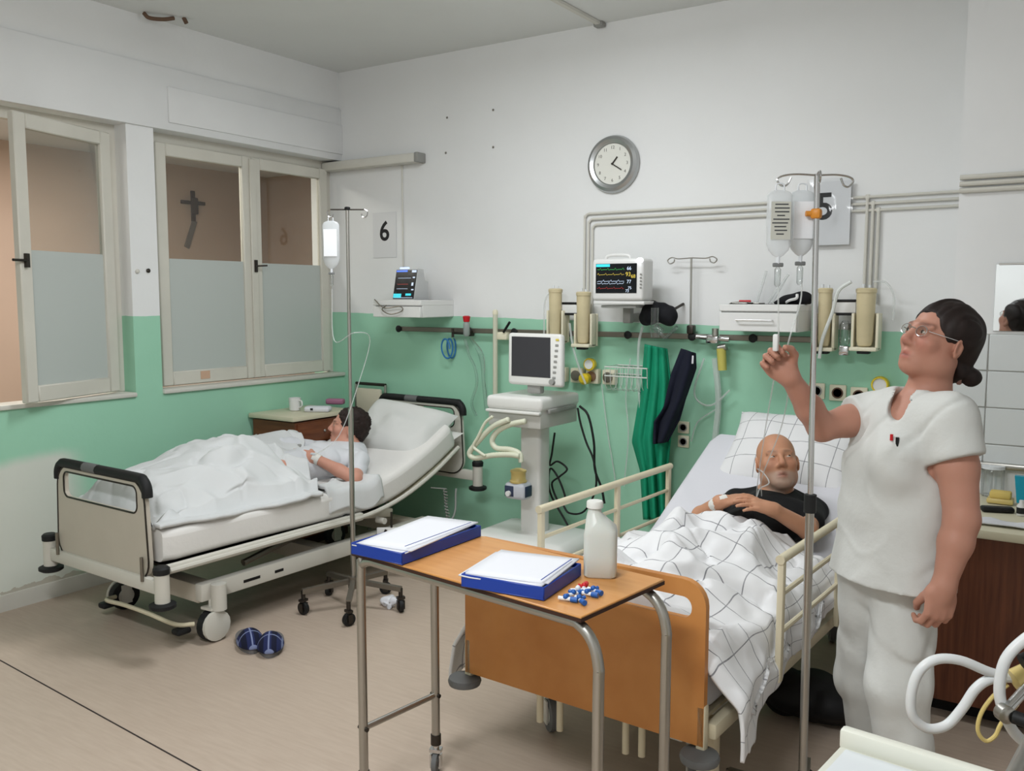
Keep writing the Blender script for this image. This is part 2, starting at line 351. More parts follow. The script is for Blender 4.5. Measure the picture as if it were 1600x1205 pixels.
struct(obj('trim_2', MB().rbox((.022, float(pa[1])/2, float(pa[2]+pb[2])/2-.01), (.014, -float(pa[1]), float(pa[2]-pb[2])+.05), .005), 'paint_white'))
struct(obj('trim_3', MB().rbox((-.055, -.765, HS+.012), (.15, 1.53, .026), .006), 'trim_white'))
struct(obj('trim_4', MB().rbox((-.055, -2.48, HS+.012), (.15, 1.54, .026), .006), 'trim_white'))
# projecting wall on the right with tiles
YP = -.45; XP = float(pY(1500, 279, YP)[0])
WR = struct(obj('wall_right', MB().mm((XP, YP, 0), (XE, 0, HC)), 'paint_white'))
tx = float(pY(1542, 600, YP)[0]); zs = [.87, .985, 1.145, 1.305, 1.465]; tm = {}
for i in range(4):
    for j in range(-1, 5):
        x0, x1 = max(tx+.2*j, XP+.003), tx+.2*(j+1)
        key = (round(x1-x0, 3), round(zs[i+1]-zs[i], 3))
        if key not in tm: tm[key] = obj('tile', MB().rbox((0, 0, 0), (key[0]-.004, .012, key[1]-.004), .003, 1), 'tile_white', WR); o = tm[key]
        else: o = tm[key].copy(); COL.objects.link(o)
        o.location = ((x0+x1)/2, YP-.004, (zs[i]+zs[i+1])/2)
obj('grout', MB().mm((XP+.002, YP-.004, zs[0]), (tx+1.0, YP, zs[-1])), 'grout', WR)
struct(obj('trim_5', MB().rbox((XP+.7, YP-.02, .895), (1.36, .04, .028), .008), 'metal'))
# ------------------------------------------------------------------ windows
def sash(mb_name, a, b, z0, z1, zf, parent, x=0.):
    # leaf between plan points a and b (local frame of the parent)
    a = np.asarray(a, float); b = np.asarray(b, float); X = unit(np.append(b-a, 0)); L = float(np.linalg.norm(b-a)); Zv = V3(0, 0, 1); Yv = np.cross(Zv, X); o = np.append(a, 0); w_ = .075; mb = MB()
    ax = (X, Yv, Zv)
    for s0, s1, h0, h1 in ((0, w_, z0, z1), (L-w_, L, z0, z1), (w_, L-w_, z0, z0+.085), (w_, L-w_, z1-w_, z1)):
        mb.rbox(o+X*(s0+s1)/2+Zv*(h0+h1)/2, (s1-s0, .042, h1-h0), .006, 1, ax=ax)
    s = obj(mb_name, mb, 'window_paint', parent)
    obj('glass_pane', MB().box(o+X*L/2+Zv*(zf+z1-w_)/2, (L-2*w_, .005, z1-w_-zf), ax=ax), 'window_glass', s)
    obj('frosted_pane', MB().box(o+X*L/2+Zv*(zf+z0+.085)/2, (L-2*w_, .008, zf-z0-.085), ax=ax), 'frosted', s, label='frosted lower pane')
    return s, o, ax, L
xw = -.12
def wframe(y0, y1):
    mb = MB(); z0, z1 = HS+.026, HB
    for p, q in (((xw-.04, y0, z0), (xw+.012, y0+.06, z1)), ((xw-.04, y1-.06, z0), (xw+.012, y1, z1)), ((xw-.04, y0+.06, z1-.06), (xw+.012, y1-.06, z1))): mb.mm(p, q)
    return mb
W2 = struct(obj('window_2', wframe(-1.53, -.0), 'window_paint'))
zf2 = float(pX(300, 406, xw)[2])
s1 = sash('casement', (xw+.03, -1.475), (xw+.03, -.755), HS+.035, 2.535, zf2, W2)[0]; s2 = sash('casement', (xw+.03, -.755), (xw+.03, -.062), HS+.035, 2.535, zf2-.005, W2)[0]
obj('meeting_strip', MB().rbox((xw+.058, -.755, 1.80), (.016, .05, 1.44), .004, 1), 'window_paint', W2)
hz = float(pX(378, 415, xw+.07)[2]); obj('latch', MB().box((xw+.072, -.755, hz), (.012, .02, .08)).cyl((xw+.072, -.755, hz), (xw+.12, -.70, hz+.004), .006), 'dark_metal', W2)
obj('sticker', MB().box((xw+.053, -1.17, HS+.085), (.003, .07, .05)), M('sticker_pink', (205, 170, 145), .7), s1)
W1 = struct(obj('window_1', wframe(-3.25, -1.707), 'window_paint'))
h1 = pX(178, 420, -.07); zf1 = float(pD(90, 395, 5.1)[2])
hb = np.array([-.075, -1.775]); fb = np.array([.11, -2.41])
s3, o3, ax3, L3 = sash('casement', fb, hb, HS+.035, 2.535, 1.855, W1)
obj('latch', MB().box(o3+ax3[0]*.03-ax3[1]*.03+V3(0, 0, 1.80), (.02, .02, .07), ax=ax3).cyl(o3+ax3[0]*.03-ax3[1]*.035+V3(0, 0, 1.80), o3-ax3[0]*.06-ax3[1]*.035+V3(0, 0, 1.80), .007), 'dark_metal', W1)
# ------------------------------------------------------------------ the room beyond the windows
struct(obj('wall_next_room', MB().mm((-2.35, -5.5, 0), (-2.25, 1.4, 2.78)), 'pink_wall'))
struct(obj('wall_next_room_end', MB().mm((-2.25, 1.3, 0), (-.3, 1.4, 2.78)), 'pink_wall'))
struct(obj('ceiling_next_room', MB().mm((-2.35, -5.5, 2.78), (-.3, 1.4, 2.86)), 'paint_white'))
c = pX(301, 317, -2.24); mb = MB().box((-2.235, c[1], c[2]-.03), (.02, .035, .27)).box((-2.235, c[1], c[2]), (.02, .25, .03)).rbox((-2.215, c[1], c[2]-.03), (.03, .07, .15), .012)
tag(obj('crucifix', mb, M('dark_wood', (70, 48, 34), .5)), 'small dark crucifix on the pink wall seen through the window', 'crucifix')
c = pX(298, 366, -2.24); mb = MB().box(c, (.012, .05, .26), ax=(V3(1, 0, 0), unit(V3(0, .9, -.35)), unit(V3(0, .35, .9))))
tag(obj('tape_strip', mb, M('tape', (120, 110, 102), .6)), 'slanted grey strip below the crucifix on the pink wall', 'strip')
# ------------------------------------------------------------------ things fixed to walls and ceiling
def text(body, size, loc, X, Y, mat, parent, name, depth=.0008, bold=0., align='CENTER'):
    cu = bpy.data.curves.new('t', 'FONT'); cu.body = body; cu.size = size; cu.align_x = align; cu.align_y = 'CENTER'; cu.extrude = depth; cu.offset = bold; cu.resolution_u = 4
    to = bpy.data.objects.new('t', cu); COL.objects.link(to); bpy.context.view_layer.update()
    me = bpy.data.meshes.new_from_object(to.evaluated_get(bpy.context.evaluated_depsgraph_get())); bpy.data.objects.remove(to); me.name = name
    o = bpy.data.objects.new(name, me); COL.objects.link(o); me.materials.append(MATS[mat] if isinstance(mat, str) else mat)
    X = Vector(X); Y = Vector(Y); Z = X.cross(Y); o.matrix_world = Matrix(((X.x, Y.x, Z.x, loc[0]), (X.y, Y.y, Z.y, loc[1]), (X.z, Y.z, Z.z, loc[2]), (0, 0, 0, 1))); o.parent = parent
    return o
BX, BZ, BN = (1, 0, 0), (0, 0, 1), V3(0, -1, 0)
# clock
c = pY(960, 257); ck = thing('wall_clock', 'round silver wall clock with white dial on the white wall', 'clock', (c[0], 0, c[2]))
obj('rim', MB().lathe([(.12, .0), (.163, .0), (.168, .012), (.16, .034), (.142, .044), (.122, .036), (.119, .02)], n=48, ax=(0, -1, 0)), M('silver', (176, 178, 178), .28, .85), ck)
obj('dial', MB().lathe([(.118, .01), (.118, .025)], n=48, ax=(0, -1, 0)), M('dial_white', (226, 226, 218), .5), ck)
for i in range(12):
    t = math.radians(30*(i+1)); text(str(i+1), .026, (.095*math.sin(t), -.0255, .095*math.cos(t)), BX, BZ, M('print_grey', (120, 118, 112), .6), ck, 'numeral')
for nm, ang, L, w_ in (('hour_hand', 40, .055, .009), ('minute_hand', 122, .078, .006)):
    t = math.radians(ang); d = V3(math.sin(t), 0, math.cos(t)); obj(nm, MB().box(d*L*.42+V3(0, -.028 if nm[0] == 'h' else -.031, 0), (w_, .002, L), ax=(np.cross(V3(0, 1, 0), d), V3(0, 1, 0), d)), 'dark_metal', ck)
obj('hub', MB().cyl((0, -.02, 0), (0, -.034, 0), .006), 'dark_metal', ck)
# gas pipes
def pipe_path(i):
    px = 915+i*6; x0 = float(pY(px, 400)[0]); zt = float(pY(1100, 324+i*9.5)[2]); x1 = XP
    return x0, zt, x1
for i in range(3):
    x0, zt, x1 = pipe_path(i); lab = ['topmost', 'middle', 'lowest'][i]
    t = thing('gas_pipe', f'{lab} of three thin white pipes along the wall above the wall monitor', 'pipe', (x0, 0, 0), 0, 'white pipes on the back wall'); y = -.013
    obj('pipe_run', MB().tube([(0, y, 1.50), (0, y, zt-.06), (0, y, zt-.03), (.009, y, zt-.009), (.03, y, zt), (.05, y, zt), (.1, y, zt), (.2, y, zt), (x1-x0, y, zt+.006)], .0075, 8, 3), 'trim_white', t)
    xd = float(pY(1354+i*9, 380)[0])-x0; obj('pipe_drop', MB().cyl((xd, y-.004, zt), (xd, y-.004, 1.60), .008, n=8), 'trim_white', t)
    obj('clip', MB().rbox((1.62, -.012, zt+.004), (.02, .02, .026), .003, 1), 'trim_white', t)
    zr = float(pY(1550, 275+i*10.5, YP)[2])
    tag(obj('gas_pipe', MB().cyl((XP+.002, YP-.014, zr), (XE-.01, YP-.014, zr), .011, n=8), 'trim_white'), f'{lab} of three short pipes on the projecting wall above the mirror', 'pipe', 'pipes on the projecting wall')
# box casing and cable at upper left
c0, c1 = pY(498, 262, -.07), pY(655, 241, -.07)
t = thing('lamp_batten', 'long white box casing on the wall near the window corner', 'casing', (0, 0, 0)); zb = (c0[2]+c1[2])/2-.01
obj('casing_body', MB().rbox((.33, -.045, zb), (.86, .09, .062), .012), 'trim_white', t); obj('end_cap', MB().rbox((.775, -.045, zb), (.034, .092, .066), .008), M('grey_plastic', (150, 150, 146), .5), t)
xc = float(pY(630, 330)[0]); tag(obj('wall_cable', MB().cyl((xc, -.006, zb-.03), (xc, -.006, 1.62), .006, n=6), 'trim_white'), 'thin white cable dropping from box casing to small wall monitor', 'cable')
for i, (x, y) in enumerate(((699, 184), (771, 172), (697, 239), (771, 230))):
    c = pY(x, y); tag(obj('wall_plug', MB().lathe([(.005, 0), (.008, .004), (.004, .010)], (c[0], 0, c[2]), 8, ax=(0, -1, 0)), M('screw_grey', (128, 124, 116), .5)), ['upper left', 'upper right', 'lower left', 'lower right'][i]+' of four small screws left of the clock', 'screw', 'screws in the white wall')
for i, (x, y) in enumerate(((214, 424), (231, 423))):
    c = pX(x, y); tag(obj('wall_button', MB().lathe([(.012, 0), (.013, .008), (.006, .014)], (0, c[1], c[2]), 10, ax=(1, 0, 0)), 'dark_metal' if i else 'trim_white'), ['tiny white knob on the pillar between the windows', 'tiny dark knob on the pillar between the windows'][i], 'button')
# ceiling details
c = pZ(205, 27, HC); t = thing('ceiling_bracket', 'old brown metal bracket on the ceiling above the windows', 'bracket', (.06, c[1], HC))
obj('arm', MB().tube([(0, -.02, -.005), (.02, .0, -.03), (.06, .06, -.03), (.08, .12, -.012)], .011, 8), M('rust', (105, 82, 66), .7), t); obj('stub', MB().cyl((.1, .17, 0), (.11, .18, -.03), .012), 'rust', t)
t = thing('ceiling_conduit', 'white cable conduit running along the ceiling to the wall', 'conduit', (2.12, 0, HC))
obj('conduit', MB().rbox((0, -1.4, -.009), (.035, 2.75, .018), .004, 1), 'trim_white', t); obj('end_box', MB().rbox((0, -.035, -.014), (.06, .05, .028), .008), 'grey_plastic', t)
# number sheets
def sheet(px0, py0, px1, py1, num, lab, ty, yy=0., tx=0.):
    a, b = pY(px0, py0, yy), pY(px1, py1, yy); c = (a+b)/2; t = thing('number_sheet', lab, 'sign', (c[0], yy, c[2]))
    obj('paper', MB().box((0, -.003, 0), (b[0]-a[0], .002, a[2]-b[2])), M('paper', (220, 221, 222), .5), t)
    text(num, .19, (tx, -.0045, ty), BX, BZ, M('ink', (28, 28, 30), .6), t, 'number', bold=.003)
sheet(583, 333, 620, 402, '6', 'paper sheet with a black number 6 on the white wall', .02)
# wall rail
rl = thing('equipment_rail', 'grey metal equipment rail along the green wall behind the ventilator', 'rail', (0, 0, 1.40))
M('steel_grey', (128, 122, 112), .4, .8)
obj('rail_bar', MB().rbox((2.05, -.055, .0), (2.95, .012, .032), .003, 1), 'steel_grey', rl)
for px in (628, 738, 808, 893, 985, 1085, 1180, 1300, 1395):
    x = float(pY(px, 520, -.03)[0])
    if x < 3.5: obj('rail_mount', MB().cyl((x, 0, 0), (x, -.05, 0), .014).lathe([(.022, 0), (.024, .01), (.014, .016)], (x, -.058, 0), 14, ax=(0, -1, 0)), 'rubber', rl)
# ================================================================== beds
FH = np.array([-math.sin(YAW), math.cos(YAW), 0.])
def pH(x, y, h): v = ray(x, y); return CAM + v*h/(v@FH)
M('bed_white', (205, 202, 192), .4); M('bed_grey', (192, 184, 170), .45, var=.05); M('bed_cream', (222, 212, 184), .4, var=.06, vs=9)
M('sheet_white', (226, 224, 220), .85, bump=.15, bs=25); M('sheet_cool', (216, 216, 222), .85, bump=.12, bs=22); M('duvet_white', (212, 214, 214), .9, bump=.2, bs=18)
M('pillow_white', (214, 215, 212), .85, bump=.15, bs=20)
def plaid(name, fx, fy, w_=.035):
    m = M(name, (230, 230, 231), .88); k = N(m); uv = k.n('UVMap'); sp = k.n('SeparateXYZ'); k.l(uv.outputs[0], sp.inputs[0])
    n = k.n('TexNoise'); n.inputs['Scale'].default_value = 30; k.l(uv.outputs[0], n.inputs['Vector']); ls = []
    for i, f in ((0, fx), (1, fy)):
        t = k.math('FRACT', k.math('MULTIPLY', sp.outputs[i], f)); ls.append(k.math('LESS_THAN', t, w_)); 
    a = k.math('MAXIMUM', ls[0], ls[1]); a = k.math('MULTIPLY', a, k.math('ADD', .35, k.math('MULTIPLY', n.outputs[0], .7)))
    k.l(k.mix(a, lin((230, 230, 231)), lin((82, 82, 92))), k.b.inputs['Base Color']); return m
plaid('plaid_sheet', 9, 9); plaid('plaid_pillow', 8.5, 8.5, .03)
def wood(name, c1, c2, st, rough=.4):
    m = M(name, c1, rough, col2=c2, vs=3, stretch=st, coat=.15); return m
wood('footboard_wood', (206, 142, 78), (190, 124, 62), (1.5, 1.5, 1.5)); wood('table_wood', (210, 152, 90), (200, 140, 78), (2, 14, 2), .35); wood('brown_wood', (116, 68, 46), (88, 50, 34), (22, 22, 1.2), .4); wood('nightstand_wood', (120, 70, 42), (98, 54, 32), (1.5, 1.5, 16), .4)
def slab_path(path, n=8):
    P = catmull([V3(0, *p) for p in path], n); T = []
    for i in range(len(P)): T.append(unit(P[min(i+1, len(P)-1)]-P[max(i-1, 0)]))
    return P, T
def bent_slab(path, hw, t, r=.035, taper=None):
    P, T = slab_path(path); cs = rrect(2*hw, t, r, 4, (0, t/2)); rows = []
    for i, (p, tn) in enumerate(zip(P, T)):
        up = unit(np.cross(V3(1, 0, 0), tn)); e = min(i, len(P)-1-i); sc = 1-.05*(1 if e == 0 else 0)
        rows.append([p+V3(a*sc, 0, 0)+up*b for a, b in cs]+[p+V3(cs[0][0]*sc, 0, 0)+up*cs[0][1]])
    mb = MB(); mb.grid(rows); n = len(cs)+1
    mb.f += [tuple(range(n-1))[::-1], tuple((len(rows)-1)*n+i for i in range(n-1))]; return mb
def top_of(path, t):
    P, T = slab_path(path, 12); Y = [p[1]+unit(np.cross(V3(1, 0, 0), q))[1]*t for p, q in zip(P, T)]; Z = [p[2]+unit(np.cross(V3(1, 0, 0), q))[2]*t for p, q in zip(P, T)]
    return lambda y: np.interp(y, Y, Z)
def cloth(name, U, V, fn, mat, parent=None, th=.012, uvs=(1., 1.)):
    """grid of (u,v) -> points; gets real thickness and a UV map"""
    u, v = np.meshgrid(U, V, indexing='ij'); P = fn(u, v); a, b = u.shape; mb = MB(); mb.grid(P); mb.open = True
    o = obj(name, mb, mat, parent, 180); me = o.data; uv = me.uv_layers.new(name='UVMap'); uu = u.ravel()*uvs[0]; vv = v.ravel()*uvs[1]
    for l in me.loops: uv.data[l.index].uv = (uu[l.vertex_index], vv[l.vertex_index])
    nz = sum(p.normal.z for p in me.polygons)
    if nz < 0: me.flip_normals()
    m = o.modifiers.new('thickness', 'SOLIDIFY'); m.thickness = th; m.offset = -1
    return o
def pillow(name, sx, sy, sz, mat, parent=None, seed=1, uvs=1.):
    n = 26; g = np.linspace(-1, 1, n); u, v = np.meshgrid(g, g, indexing='ij'); pin = 1-.07*(np.abs(u)**3)*0
    env = np.clip((1-np.abs(u)**3.2)*(1-np.abs(v)**3.2), 0, 1)**.45
    nz = vnoise(np.stack([u*2.1, v*2.1], -1), seed)*.22*env+ridge(np.stack([u*3+v*1.2, v*1.1], -1), seed+3)*.05*env
    X = u*sx*(1-.09*(1-np.abs(v)**2)*np.abs(u)**2); Y = v*sy*(1-.09*(1-np.abs(u)**2)*np.abs(v)**2)
    mb = MB(); mb.grid(np.stack([X, Y, sz*(env*(1+nz))], -1)); k = len(mb.v); mb.grid(np.stack([X, Y, -sz*.8*env*(1+nz*.3)], -1)[::-1])
    o = obj(name, mb, mat, parent, 180); uv = o.data.uv_layers.new(name='UVMap')
    for l in o.data.loops: c = o.data.vertices[l.vertex_index].co; uv.data[l.index].uv = (c.x*uvs, c.y*uvs)
    return o
def caster(parent, x, y, r, w_=.03, fork='bed_white', tyre='rubber', rz=0., name='caster', top=.12):
    ca, sa = math.cos(rz), math.sin(rz); ax = V3(ca, sa, 0)
    c = obj(name, MB().lathe([(r*.8, -w_*.5), (r*.97, -w_*.42), (r, 0), (r*.97, w_*.42), (r*.8, w_*.5)], (x, y, r), 22, ax=tuple(ax)), tyre, parent)
    mb = MB()
    for s_ in (-1, 1): mb.box(V3(x, y, r*1.15)+ax*s_*(w_*.5+.006), (.006, r*.7, r*1.3), rz)
    mb.box((x, y, r*2+.008), (w_+.02, r*.8, .012), rz).cyl((x, y, r*2), (x, y, top), .011); obj('fork', mb, fork, c); obj('wheel_disc', MB().cyl(V3(x, y, r)-ax*(w_*.5+.001), V3(x, y, r)+ax*(w_*.5+.001), r*.55, n=16), fork, c)
    return c
# ------------------------------------------------------------------ bed 6 (left)
B6 = thing('hospital_bed', 'white hospital bed with grey footboard and black grip below the windows', 'bed', (.835, -1.30, 0), math.radians(-2), 'hospital beds')
tl = lambda y: .058*(y+1.15)
def endboard(y, z, h, hw, parent, nm, mat, out=-1):
    e = bpy.data.objects.new(nm, None); 
    outer = rrect(2*hw, h, .10, 6, (0, h/2)); inner = rrect(2*hw-.12, h*.27, .035, 6, (0, h*.80)); outer = [(a*(1.05-.07*b/h), b) for a, b in outer]
    mb = MB(); frameplate(mb, outer, inner, (0, y-.012, z), V3(1, 0, 0), V3(0, 0, 1), V3(0, 1, 0), .024); o = obj(nm, mb, mat, parent)
    mb = MB(); ol = outer+[outer[0]]
    for ring in (outer, inner): mb.tube([V3(a, y+out*.012, z+b) for a, b in ring], .0045, 6, 0, closed=True)
    obj('edge_band', mb, 'dark_metal', o)
    g = [V3(s_*hw*q, y, z+h*f) for s_, q, f in ((-1, 1.01, .84), (-1, 1.0, .93), (-1, .93, 1.0), (-1, .8, 1.015), (1, .8, 1.015), (1, .93, 1.0), (1, 1.0, .93), (1, 1.01, .84))]
    obj('grip', MB().tube(g[:4]+[g[3]*.6+g[4]*.4]+g[4:], .024, 10, 4), 'rubber', o, label='black padded grip')
    obj('grip_insert', MB().tube([V3(-hw*.35, y, z+h*1.0155), V3(-hw*.05, y, z+h*1.0155)], .0247, 10, 0), 'grey_rubber', o)
    return o
endboard(-1.14, .345, .46, .37, B6, 'footboard', 'bed_grey'); endboard(1.12, .47, .46, .36, B6, 'headboard', 'bed_white', -1)
for s_, y0, z0 in ((-1, -1.15, .255), (1, 1.13, .385)):
    nm = 'foot_bumper_bar' if s_ < 0 else 'head_bumper_bar'; b_ = obj(nm, MB().rbox((0, y0, z0+.085), (.90, .035, .065), .008), 'bed_white', B6)
    for q in (-1, 1):
        obj('bumper_post', MB().cyl((q*.475, y0, z0), (q*.475, y0, z0+.165), .033, n=16), 'bed_white', b_)
        obj('bumper_cap', MB().lathe([(.036, 0), (.037, .025), (.028, .034)], (q*.475, y0, z0+.15), 16), 'rubber', b_); obj('bumper_disc', MB().lathe([(.045, 0), (.058, .008), (.058, .022), (.04, .03)], (q*.475, y0, z0-.008), 18), 'rubber', b_)
        if s_ < 0: obj('board_pin', MB().cyl((q*.36, y0-.022, z0+.1), (q*.36, y0-.022, z0+.21), .008), 'steel_grey', b_)
CO = .05
for q in (-1, 1):
    obj('side_rail', MB().rbox((q*.44, -.5, .405), (.035, 1.24, .045), .012), 'bed_white', B6)
    obj('side_rail_tube', MB().tube([(q*.45, -1.10, .40), (q*.455, -1.0, .402), (q*.455, -.2, .405), (q*.45, .15, .405), (q*.44, .45, .45), (q*.43, .75, .55), (q*.42, 1.0, .67)], .013, 8, 4), 'bed_white', B6)
    bm_ = obj('chassis_beam', MB().rbox((CO+q*.34, -.1, .235), (.05, 1.62, .085), .008), 'bed_white', B6)
    for yy, ll in ((-.62, .10), (-.45, .055)): obj('slot', MB().box((CO+q*.34+.0255, yy, .232), (.002, ll, .014)), 'black', bm_)
    for yy in (-.86, .62):
        c_ = caster(B6, CO+q*.365, yy, .075, .05, 'bed_white', 'rubber', .12*q, 'caster', .2); obj('leg_post', MB().cyl((CO+q*.40, yy+.02, .15), (CO+q*.40, yy+.02, .275), .036, n=16), 'bed_white', c_)
    obj('wheel_guard', MB().lathe([(.055, 0), (.072, .004), (.072, .022), (.05, .028)], (CO+q*.365+(.026 if q > 0 else -.026), -.86, .078), 18, ax=(q, 0, 0)), 'bed_white', B6)
obj('pedal_bar', MB().tube([(CO+.33, -.93, .09), (CO+.29, -1.0, .10), (CO+.1, -1.02, .12), (CO-.1, -1.02, .12), (CO-.29, -1.0, .10), (CO-.33, -.93, .09)], .011, 8, 5), 'bed_cream', B6)
for q in (-1, 1): obj('pedal', MB().rbox((CO+q*.31, -.985, .07), (.06, .075, .03), .012), 'rubber', B6)
for yy in (-.86, -.1, .62): obj('cross_beam', MB().rbox((CO, yy, .225), (.66, .09, .09), .008), 'bed_grey', B6)
obj('scissor_arm', MB().tube([(.26, -.55, .27), (.26, .0, .37)], .018, 8, 0).tube([(-.26, -.55, .27), (-.26, .0, .37)], .018, 8, 0).tube([(-.26, 0, .37), (.26, 0, .37)], .018, 8, 0), 'steel_grey', B6)
obj('actuator', MB().cyl((.05, -.3, .31), (.05, .35, .40), .032).cyl((.05, .35, .40), (.05, .62, .47), .014), 'dark_metal', B6)
for q in (-1, 1):
    obj('backrest_arm', MB().rbox((q*.37, .22, .385), (.03, .42, .05), .008, ax=(V3(1, 0, 0), unit(V3(0, 1, -.14)), unit(V3(0, .14, 1)))), 'bed_grey', B6)
    obj('pivot', MB().cyl((q*.40, .02, .40), (q*.44, .02, .40), .032), 'rubber', B6); obj('pivot', MB().cyl((q*.40, .28, .345), (q*.46, .28, .345), .018), 'bed_white', B6)
obj('deck_panel', MB().box((0, -.38, .405), (.82, 1.4, .012)), 'dark_metal', B6)
obj('backrest_panel', MB().box((0, .72, .535), (.80, .60, .012), ax=(V3(1, 0, 0), unit(V3(0, 1, .43)), unit(V3(0, -.43, 1)))), 'ivory', B6)
obj('control_cable', MB().tube([(.40, .75, .45)]+[(.43+.012*math.cos(i*2.2), .85+.012*math.sin(i*2.2)+i*.001, .43-.007*i) for i in range(40)]+[(.43, .95, .15)], .004, 5, 2), 'grey_plastic', B6)
obj('handset_cable', MB().tube([(.40, 1.0, .40), (.44, .9, .22), (.38, .6, .14), (.30, .5, .25)], .006, 6, 6), 'grey_plastic', B6)
P6 = [(-1.09, .425), (-.6, .425), (.0, .415), (.28, .42), (.5, .468), (.77, .57), (1.0, .685)]; Z6 = top_of(P6, .15)
def local(root): e = root; return lambda o: (setattr(o, 'location', e.location), setattr(o, 'rotation_euler', e.rotation_euler), o)[2]
L6 = local(B6)
L6(tag(obj('mattress', bent_slab(P6, .42, .15), 'sheet_white'), 'mattress in a white fitted sheet on the bed by the windows', 'mattress', 'mattresses'))
pl = L6(thing('pillow', 'plump white pillow behind the dark-haired patient on the bed by windows', 'pillow', group='pillows')); pl.location = tuple(pH(624, 676, 5.68)); pl.rotation_euler = (math.radians(38), math.radians(6), math.radians(4))
pillow('pillow_case', .32, .23, .12, 'pillow_white', pl, 4)
pl2 = thing('pillow', 'flat white cushion tucked under the plump pillow of the dark-haired patient', 'pillow', (.91, -.46, .665), group='pillows'); pl2.rotation_euler = (math.radians(25), math.radians(3), math.radians(-2)); pillow('pillow_case', .36, .25, .045, 'sheet_white', pl2, 9)
def duvet6(u, v):
    vm = np.interp(u, [-.62, -.3, -.14, .0, .15, .425], [.30, .30, .22, .06, -.02, -.16]); v = -1.10+(v+1.10)*(vm+1.10)/1.26
    z0 = Z6(v); body = np.interp(v, [-1.15, -1.0, -.8, -.58, -.42, -.2, .0, .25, .45], [.085, .12, .20, .285, .27, .20, .14, .13, .10])
    w_ = np.interp(v, [-1.1, -.5, .2], [.30, .30, .30]); h = body*np.exp(-np.abs((u+.02)/w_)**2.6)
    far = .13*np.exp(-((u+.33)/.13)**2-((v-.18)/.24)**2)+.05*np.exp(-((u+.3)/.15)**2-((v+.2)/.3)**2); h = h+far
    f = .045*ridge(np.stack([u*3.2+v*1.5, v*1.7-u*1.2], -1), 5)*(.35+h*3)+.022*ridge(np.stack([u*7-v*3, v*4.0+u*2], -1), 8)+.012*vnoise(np.stack([u*16, v*11], -1), 3)-.028*crease(np.stack([u*3.6+v*1.4+.3, v*3.0-u*2.0], -1), 31)-.014*crease(np.stack([u*8-v*4, v*6+u*3], -1), 32)
    crs = -.05*np.exp(-((v-.55*u+.24)/.035)**2)*np.exp(-((u-.08)/.25)**2)+.03*np.exp(-((v-.55*u+.17)/.05)**2)*np.exp(-((u-.08)/.28)**2)
    e = np.clip(np.minimum(.46-np.abs(u), .0)+1, 0, 1)
    ft = np.clip((v+1.10)/.10, 0, 1); ft = ft*ft*(3-2*ft); z = z0+.012+(.018+h+np.clip(f, -.045, .06)+crs*1.0)*ft
    xo = u.copy(); dr = np.clip(-.405-u, 0, 1); z = z-dr*.9; z = np.where(u > .36, np.maximum(z*0+z0+.02+.012*ridge(np.stack([v*6, u*3], -1), 2), z0+.008), z)
    xo = xo+.02*vnoise(np.stack([v*5, u*2], -1), 6)*(np.abs(u) > .33)
    return np.stack([np.maximum(xo, -.415-.02*dr), v+.02*vnoise(np.stack([u*4, v*2], -1), 7), z], -1)
L6(tag(cloth('duvet', np.linspace(-.62, .425, 120), np.linspace(-1.1, .16, 150), duvet6, 'duvet_white', th=.02), 'rumpled white duvet over the dark-haired patient by the windows', 'blanket', 'bed covers'))
def corner6(u, v):
    z = np.where(u < .40, Z6(v)+.02, Z6(v)+.02-(u-.40)*1.3); z = z+.022*ridge(np.stack([u*8+v*2, v*6], -1), 4); x = np.where(u < .42, u, .42+(u-.42)*.25)+.012*vnoise(np.stack([v*9, u*5], -1), 9)
    return np.stack([x, v+.05*(u-.3)*np.sin(v*9), z], -1)
L6(tag(cloth('bed_sheet', np.linspace(.24, .50, 30), np.linspace(-.10, .30, 36), corner6, 'duvet_white', th=.02), 'bunched white sheet corner under the elbow of the dark-haired patient', 'sheet'))
# ------------------------------------------------------------------ bed 5 (right)
B5 = thing('hospital_bed', 'cream metal hospital bed with brown wooden footboard behind the rolling table', 'bed', (3.35, -1.27, 0), math.radians(-3), 'hospital beds')
hw = .455; h = .50
outer = rrect(2*hw, h, .075, 6, (0, h/2)); outer = [(a, max(b, 0.)) for a, b in outer]; outer = [(math.copysign(hw, a), 0) if b < .08 and abs(a) > hw-.09 else (a, b) for a, b in outer]
inner = rrect(2*hw-.09, .065, .03, 6, (0, h-.085))
mb = MB(); frameplate(mb, outer, inner, (0, -1.10, .29), V3(1, 0, 0), V3(0, 0, 1), V3(0, 1, 0), .024); fb5 = obj('footboard', mb, 'footboard_wood', B5, label='brown wooden footboard with a long grip slot')
for q in (-1, 1):
    p_ = obj('corner_post', MB().rbox((q*.445, -1.085, .33), (.03, .03, .17), .006), 'bed_cream', B5); obj('bumper_disc', MB().lathe([(.03, 0), (.056, .006), (.06, .018), (.056, .03), (.02, .036)], (q*.45, -1.11, .245), 20), 'grey_rubber', p_)
    obj('side_beam', MB().rbox((q*.465, -.05, .33), (.035, 2.04, .05), .008), 'bed_cream', B5)
    obj('chassis_beam', MB().rbox((q*.27, -.05, .2), (.05, 1.7, .06), .008), 'bed_white', B5)
    for yy in (-.80, .72): caster(B5, q*.29, yy, .068, .03, 'bed_white', 'grey_rubber', .9 if q < 0 else .4, 'caster', .2)
    obj('frame_tube', MB().cyl((q*.20, -1.0, .14), (q*.20, -1.0, .31), .012).cyl((q*.13, -.98, .12), (q*.13, -.98, .31), .012), 'bed_cream', B5)
